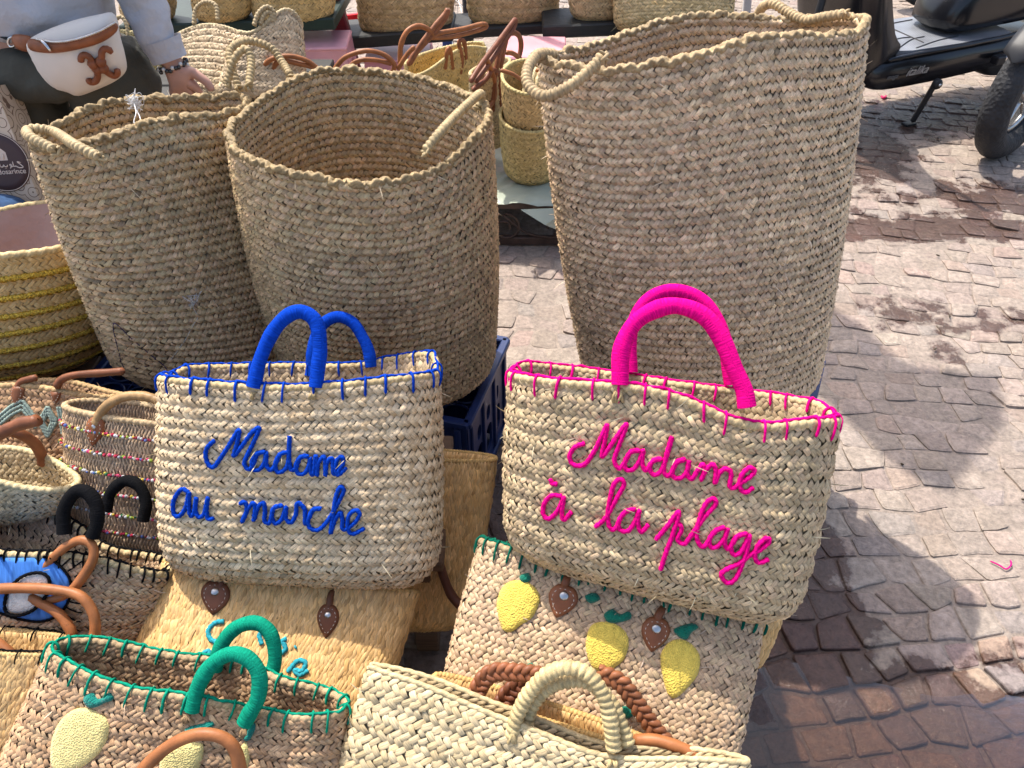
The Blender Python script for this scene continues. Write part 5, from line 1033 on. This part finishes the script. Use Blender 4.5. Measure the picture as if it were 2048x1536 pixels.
# ------------------------------------------------------------------ scooter, moped wheel
BLACKP = mat('black_gloss_plastic', (.010, .010, .012), rough=.22, spec=.5, noise=(20, .2, 4), bump=(40, .05, .002)); MATTB = mat('black_matt_plastic', (.014, .014, .016), rough=.5)
def floor_nodes(m, t, p, c, tc):
    N = t.nodes.new; L = t.links.new; wv_ = N('ShaderNodeTexWave'); wv_.inputs['Scale'].default_value = 28; L(tc.outputs['Object'], wv_.inputs['Vector']); b = N('ShaderNodeBump'); b.inputs['Strength'].default_value = .35; b.inputs['Distance'].default_value = .003; L(wv_.outputs[0], b.inputs['Height']); L(b.outputs[0], p.inputs['Normal'])
FLOORP = mat('scuffed_grey_plastic', (.20, .21, .23), rough=.33, spec=.6, noise=(9, .35, 6), build=floor_nodes)
Q0 = A(1.62, 3.28, 0); ex = unit(A(.93, .37, 0)); ey = A(-ex[1], ex[0], 0); S = lambda a, b, z: Q0 + ex * a + ey * b + A(0, 0, z)
sc_ = thing('scooter', 'black parked scooter with grey footboard behind the biggest basket', 'scooter', S(.3, .18, 0))
def pillow(name, prof, b0, b1, m, parent=None, ins=.10, label=None):
    pr = catmull(np.array([[a, z, 0] for a, z in prof]), .04, True)[:, :2]; c = pr.mean(0); n = len(pr); lv = [(0, 1 - ins * 2.2), (.04, 1 - ins), (.15, 1 - ins * .35), (.4, 1), (.6, 1), (.85, 1 - ins * .35), (.96, 1 - ins), (1, 1 - ins * 2.2)]
    V = np.vstack([[S(*(lambda q: (q[0], lerp(b0, b1, t), q[1]))(c + (p - c) * f)) for p in pr] for t, f in lv]); Fs = [[k * n + i, k * n + (i + 1) % n, (k + 1) * n + (i + 1) % n, (k + 1) * n + i] for k in range(len(lv) - 1) for i in range(n)] + [list(range(n))[::-1], [(len(lv) - 1) * n + i for i in range(n)]]
    mb = MB(); mb.add(V, Fs); return mb.build(name, m, parent or sc_, label=label)
pillow('lower_body', [(-.16, .30), (-.17, .24), (-.12, .195), (.0, .185), (.3, .19), (.55, .205), (.8, .23), (.92, .30), (.85, .315), (.5, .325), (.2, .318), (0, .310)], 0, .36, BLACKP, ins=.03)
mb = MB(); pts = [(-.03, .03), (.05, .005), (.30, .0), (.62, .02), (.64, .18), (.62, .34), (.30, .36), (.05, .355), (-.03, .33)]; panel(mb, S(0, 0, .331), ex, ey, pts, [], .018); fb = mb.build('footboard', FLOORP, sc_, smooth=False)
for p in ([(.02, .05), (.14, .11), (.22, .12)], [(.03, .12), (.10, .14), (.16, .135)], [(.08, .02), (.24, .06), (.36, .07)], [(.12, .28), (.22, .31), (.34, .32)], [(.02, .30), (.16, .25)], [(.16, .06), (.165, .30)]):
    mb = MB(); tube(mb, [S(a, b, .341) for a, b in p], .003, 5); mb.build('groove', MATTB, fb)
mb = MB(); tube(mb, [S(-.08, -.004, .320), S(.1, -.006, .326), (S(.4, -.006, .332)), S(.62, -.002, .345), S(.8, .01, .40)], .010, 8); mb.build('edge_trim', BLACKP, sc_)
pillow('leg_shield', [(-.01, .33), (-.07, .40), (-.17, .60), (-.27, .90), (-.34, 1.0), (-.40, .96), (-.34, .66), (-.26, .40), (-.19, .24), (-.10, .27)], -.01, .40, BLACKP, ins=.06)
pillow('under_seat_fairing', [(.30, .35), (.27, .40), (.31, .50), (.42, .62), (.62, .72), (1.2, .80), (1.35, .60), (1.2, .42), (.8, .36), (.5, .345)], .05, .33, BLACKP, ins=.10)
pillow('seat', [(.60, .735), (.66, .76), (.95, .79), (1.35, .86), (1.38, .83), (1.1, .78), (.8, .73)], .05, .33, MATTB, ins=.05)
pillow('engine', [(.62, .20), (.66, .12), (.95, .12), (1.1, .2), (1.05, .30), (.8, .26)], .08, .26, MATTB, ins=.06)
ft = atz(1822, 250, 0); mb = MB(); piv = S(.205, -.03, .195); tube(mb, [piv, lerp(piv, ft, .5) + A(0, 0, .004), ft + A(0, 0, .012)], .0125, 8); box(mb, ft + A(-.012, 0, .006), (.06, .035, .010), ex, ey, None, bev=.003); st_ = mb.build('side_stand', MATTB, sc_)
mb = MB(); disc(mb, piv + ey * -.012, -ey, .022, .012, 16); mb.build('pivot_bolt', MATTB, st_); mb = MB(); disc(mb, piv - ey * .026, -ey, .007, .004, 12); mb.build('bolt_head', CHROME, st_)
mb = MB(); box(mb, S(.66, -.03, .268), (.22, .03, .022), ex + A(0, 0, .12), ey, None, bev=.005); mb.build('foot_peg', CHROME, sc_, smooth=False); mb = MB(); box(mb, S(.53, -.03, .252), (.05, .04, .035), ex, ey, None, bev=.004); mb.build('peg_bracket', MATTB, sc_, smooth=False)
SILV = mat('silver_print', (.5, .5, .5), rough=.4, metal=.6); zu = A(0, 0, 1); eu = unit(zu + ex * .12)
text('italika', (ex, eu, -ey, S(.045, -.0060, .238)), .050, SILV, sc_, 'side_lettering', .3); text('mega', (ex, eu, -ey, S(-.055, -.0045, .236)), .028, mat('grey_print', (.12, .12, .12), rough=.5), sc_, 'side_lettering', .3)
GRN = mat('lime_print', (.20, .55, .02), rough=.4); mb = MB(); panel(mb, S(-.175, .14, .60), ey, unit(A(0, 0, 1) - ex * .5), [(0, 0), (.05, .01), (.09, .06), (.06, .09), (.05, .05), (.02, .04), (.02, .09), (-.02, .07)], [], .004)
mb.build('lime_graphic', GRN, sc_, smooth=False)
def scw(a, b): wheel(sc_w, S(a, b, .21), ey, .21, .045, METAL, 0)
for a in (-.46, 1.12):
    sc_w = bpy.data.objects.new('wheel', None); COL.objects.link(sc_w); sc_w.parent = sc_; sc_w.location = (0, 0, 0); WLOC[sc_w.name] = WLOC[sc_.name]; scw(a, .18)
mb = MB(); tube(mb, [S(-.46, .11, .21), S(-.40, .11, .5), S(-.34, .18, .9), S(-.30, .18, 1.02)], .016, 8); tube(mb, [S(-.28, -.12, 1.05), S(-.30, .18, 1.02), S(-.28, .48, 1.05)], .012, 8); mb.build('steering', MATTB, sc_)
q = atz(1988, 314, 0); mp_ = thing('moped', 'moped seen by its worn front wheel at the right edge', 'moped', q); axm = unit(A(.62, -.78, 0)); hm = A(.78, .62, 0)
wheel(mp_, q + A(0, 0, .265) + hm * .02, axm, .265, .056, METAL, 0)
mb = MB(); C_ = q + A(0, 0, .265) + hm * .02
for s_ in (-1, 1): tube(mb, [C_ + axm * .075 * s_, C_ + axm * .08 * s_ + hm * .08 + A(0, 0, .3), C_ + axm * .08 * s_ + hm * .18 + A(0, 0, .65)], .016, 8)
mb.build('fork', MATTB, mp_)
for k in range(5):
    a = 2 * math.pi * k / 5 + .4; mb = MB(); tube(mb, [C_ + (math.cos(a) * hm + math.sin(a) * zu) * .03, C_ + (math.cos(a) * hm + math.sin(a) * zu) * .155], .014, 6, flat=.6); mb.build('spoke', METAL, mp_)
mb = MB(); tube(mb, [C_ + (math.cos(a) * -hm + math.sin(a) * zu) * .30 for a in np.linspace(.6, 2.3, 9)], .06, 10, flat=.25); mb.build('mudguard', MATTB, mp_)

# ------------------------------------------------------------------ threads and litter
WHITE = (.75, .73, .70)
mb = MB(); q = at(268, 205, 1.36)
for k in range(26): 
    p = [q + RNG.normal(0, .008, 3) * A(1, .6, 1) for _ in range(4)]; tube(mb, p, .0005, 4, ds=.004, col=WHITE)
tube(mb, [q, at(272, 225, 1.33), at(268, 245, 1.32), at(280, 252, 1.32), at(280, 235, 1.33), at(270, 215, 1.35)], .0009, 5, col=WHITE)
tag(mb.build('thread_tuft', YARN), 'white fluffy thread tuft on the rim of the leftmost tall basket', 'thread')
mb = MB(); bs = lambda x, y, o_=.004: bL.cast(x, y, o_)[0]
tube(mb, [bs(382, 590, .006), bs(385, 612), bs(395, 632), bs(385, 650), bs(372, 675), bs(355, 700), bs(340, 720)], .0011, 5, n=2, pitch=.01, col=(.6, .55, .45))
for k in range(22): tube(mb, [bs(380, 600) + RNG.normal(0, .008, 3), bs(382, 588) + RNG.normal(0, .009, 3), bs(386, 608) + RNG.normal(0, .006, 3)], .0004, 4, ds=.005, col=WHITE)
tag(mb.build('thread_strand', YARN), 'white loose thread hanging down the side of the leftmost tall basket', 'thread')
mb = MB(); tube(mb, [bs(272, 772), bs(255, 735), bs(240, 700), bs(232, 642, .008), bs(265, 675), bs(300, 705), bs(330, 730), bs(338, 745)], .0008, 5, col=(.03, .015, .10))
tag(mb.build('thread_strand', YARN), 'thin dark purple thread bent in an angle on the leftmost tall basket', 'thread')
g0 = lambda x, y: atz(x, y, .006)
mb = MB(); tube(mb, [g0(1980, 1122), g0(1998, 1130), g0(2012, 1138), g0(2022, 1130), g0(2021, 1120)], .0017, 6, ds=.003, col=PINK); tag(mb.build('yarn_scrap', YARN), 'pink yarn scrap lying on the paving at the right edge', 'yarn')
mb = MB(); tube(mb, [g0(1762, 192), g0(1768, 196), g0(1772, 192)], .006, 6, col=(.7, .03, .15)); tag(mb.build('petal', FELT), 'small pink petal on the paving under the scooter', 'petal')
LEAFM = mat('dry_litter', (.05, .035, .02), rough=.8)
for x, y, lt in ((1868, 700, 'tiny dark leaf on the paving right of the biggest basket foot'), (1880, 512, 'tiny dark crumb on the dry paving below the wet strip'), (1900, 635, 'small black speck on the wet stained stones at the right'), (1808, 930, 'tiny twig on the paving above the handle shadow'), (2042, 998, 'black speck on the paving at the right edge above the pink yarn')):
    mb = MB(); p = g0(x, y); tube(mb, [p, p + A(*RNG.normal(0, .008, 2), .001)], .0028, 5); tag(mb.build('litter_crumb', LEAFM), lt, 'litter', 'litter crumbs on the paving')

# ------------------------------------------------------------------ unseen cloth added overhead, cut to shape the soft shadow on the right paving
SHADOWC = mat('shadow_flap_cloth', (.45, .40, .33), rough=.9); hz = 3.1; mb = MB(); shp = [atz(px, py, 0)[:2] for px, py in ((1600, 575), (1720, 650), (1810, 728), (1900, 742), (1998, 758), (2012, 850), (1960, 905), (1900, 985), (1830, 960), (1768, 915), (1690, 838), (1600, 760))]
V = [A(p[0] - .37 * hz, p[1] + .47 * hz, hz) for p in shp]; n_ = len(V); mb.add(V + [v + A(0, 0, .006) for v in V], [list(range(n_)), list(range(n_, 2 * n_))[::-1]] + [[i, (i + 1) % n_, (i + 1) % n_ + n_, i + n_] for i in range(n_)])
tag(mb.build('shadow_flap', SHADOWC, smooth=False), 'unseen beige cloth overhead, added to cast the soft shadow on the paving', 'shadow cloth')
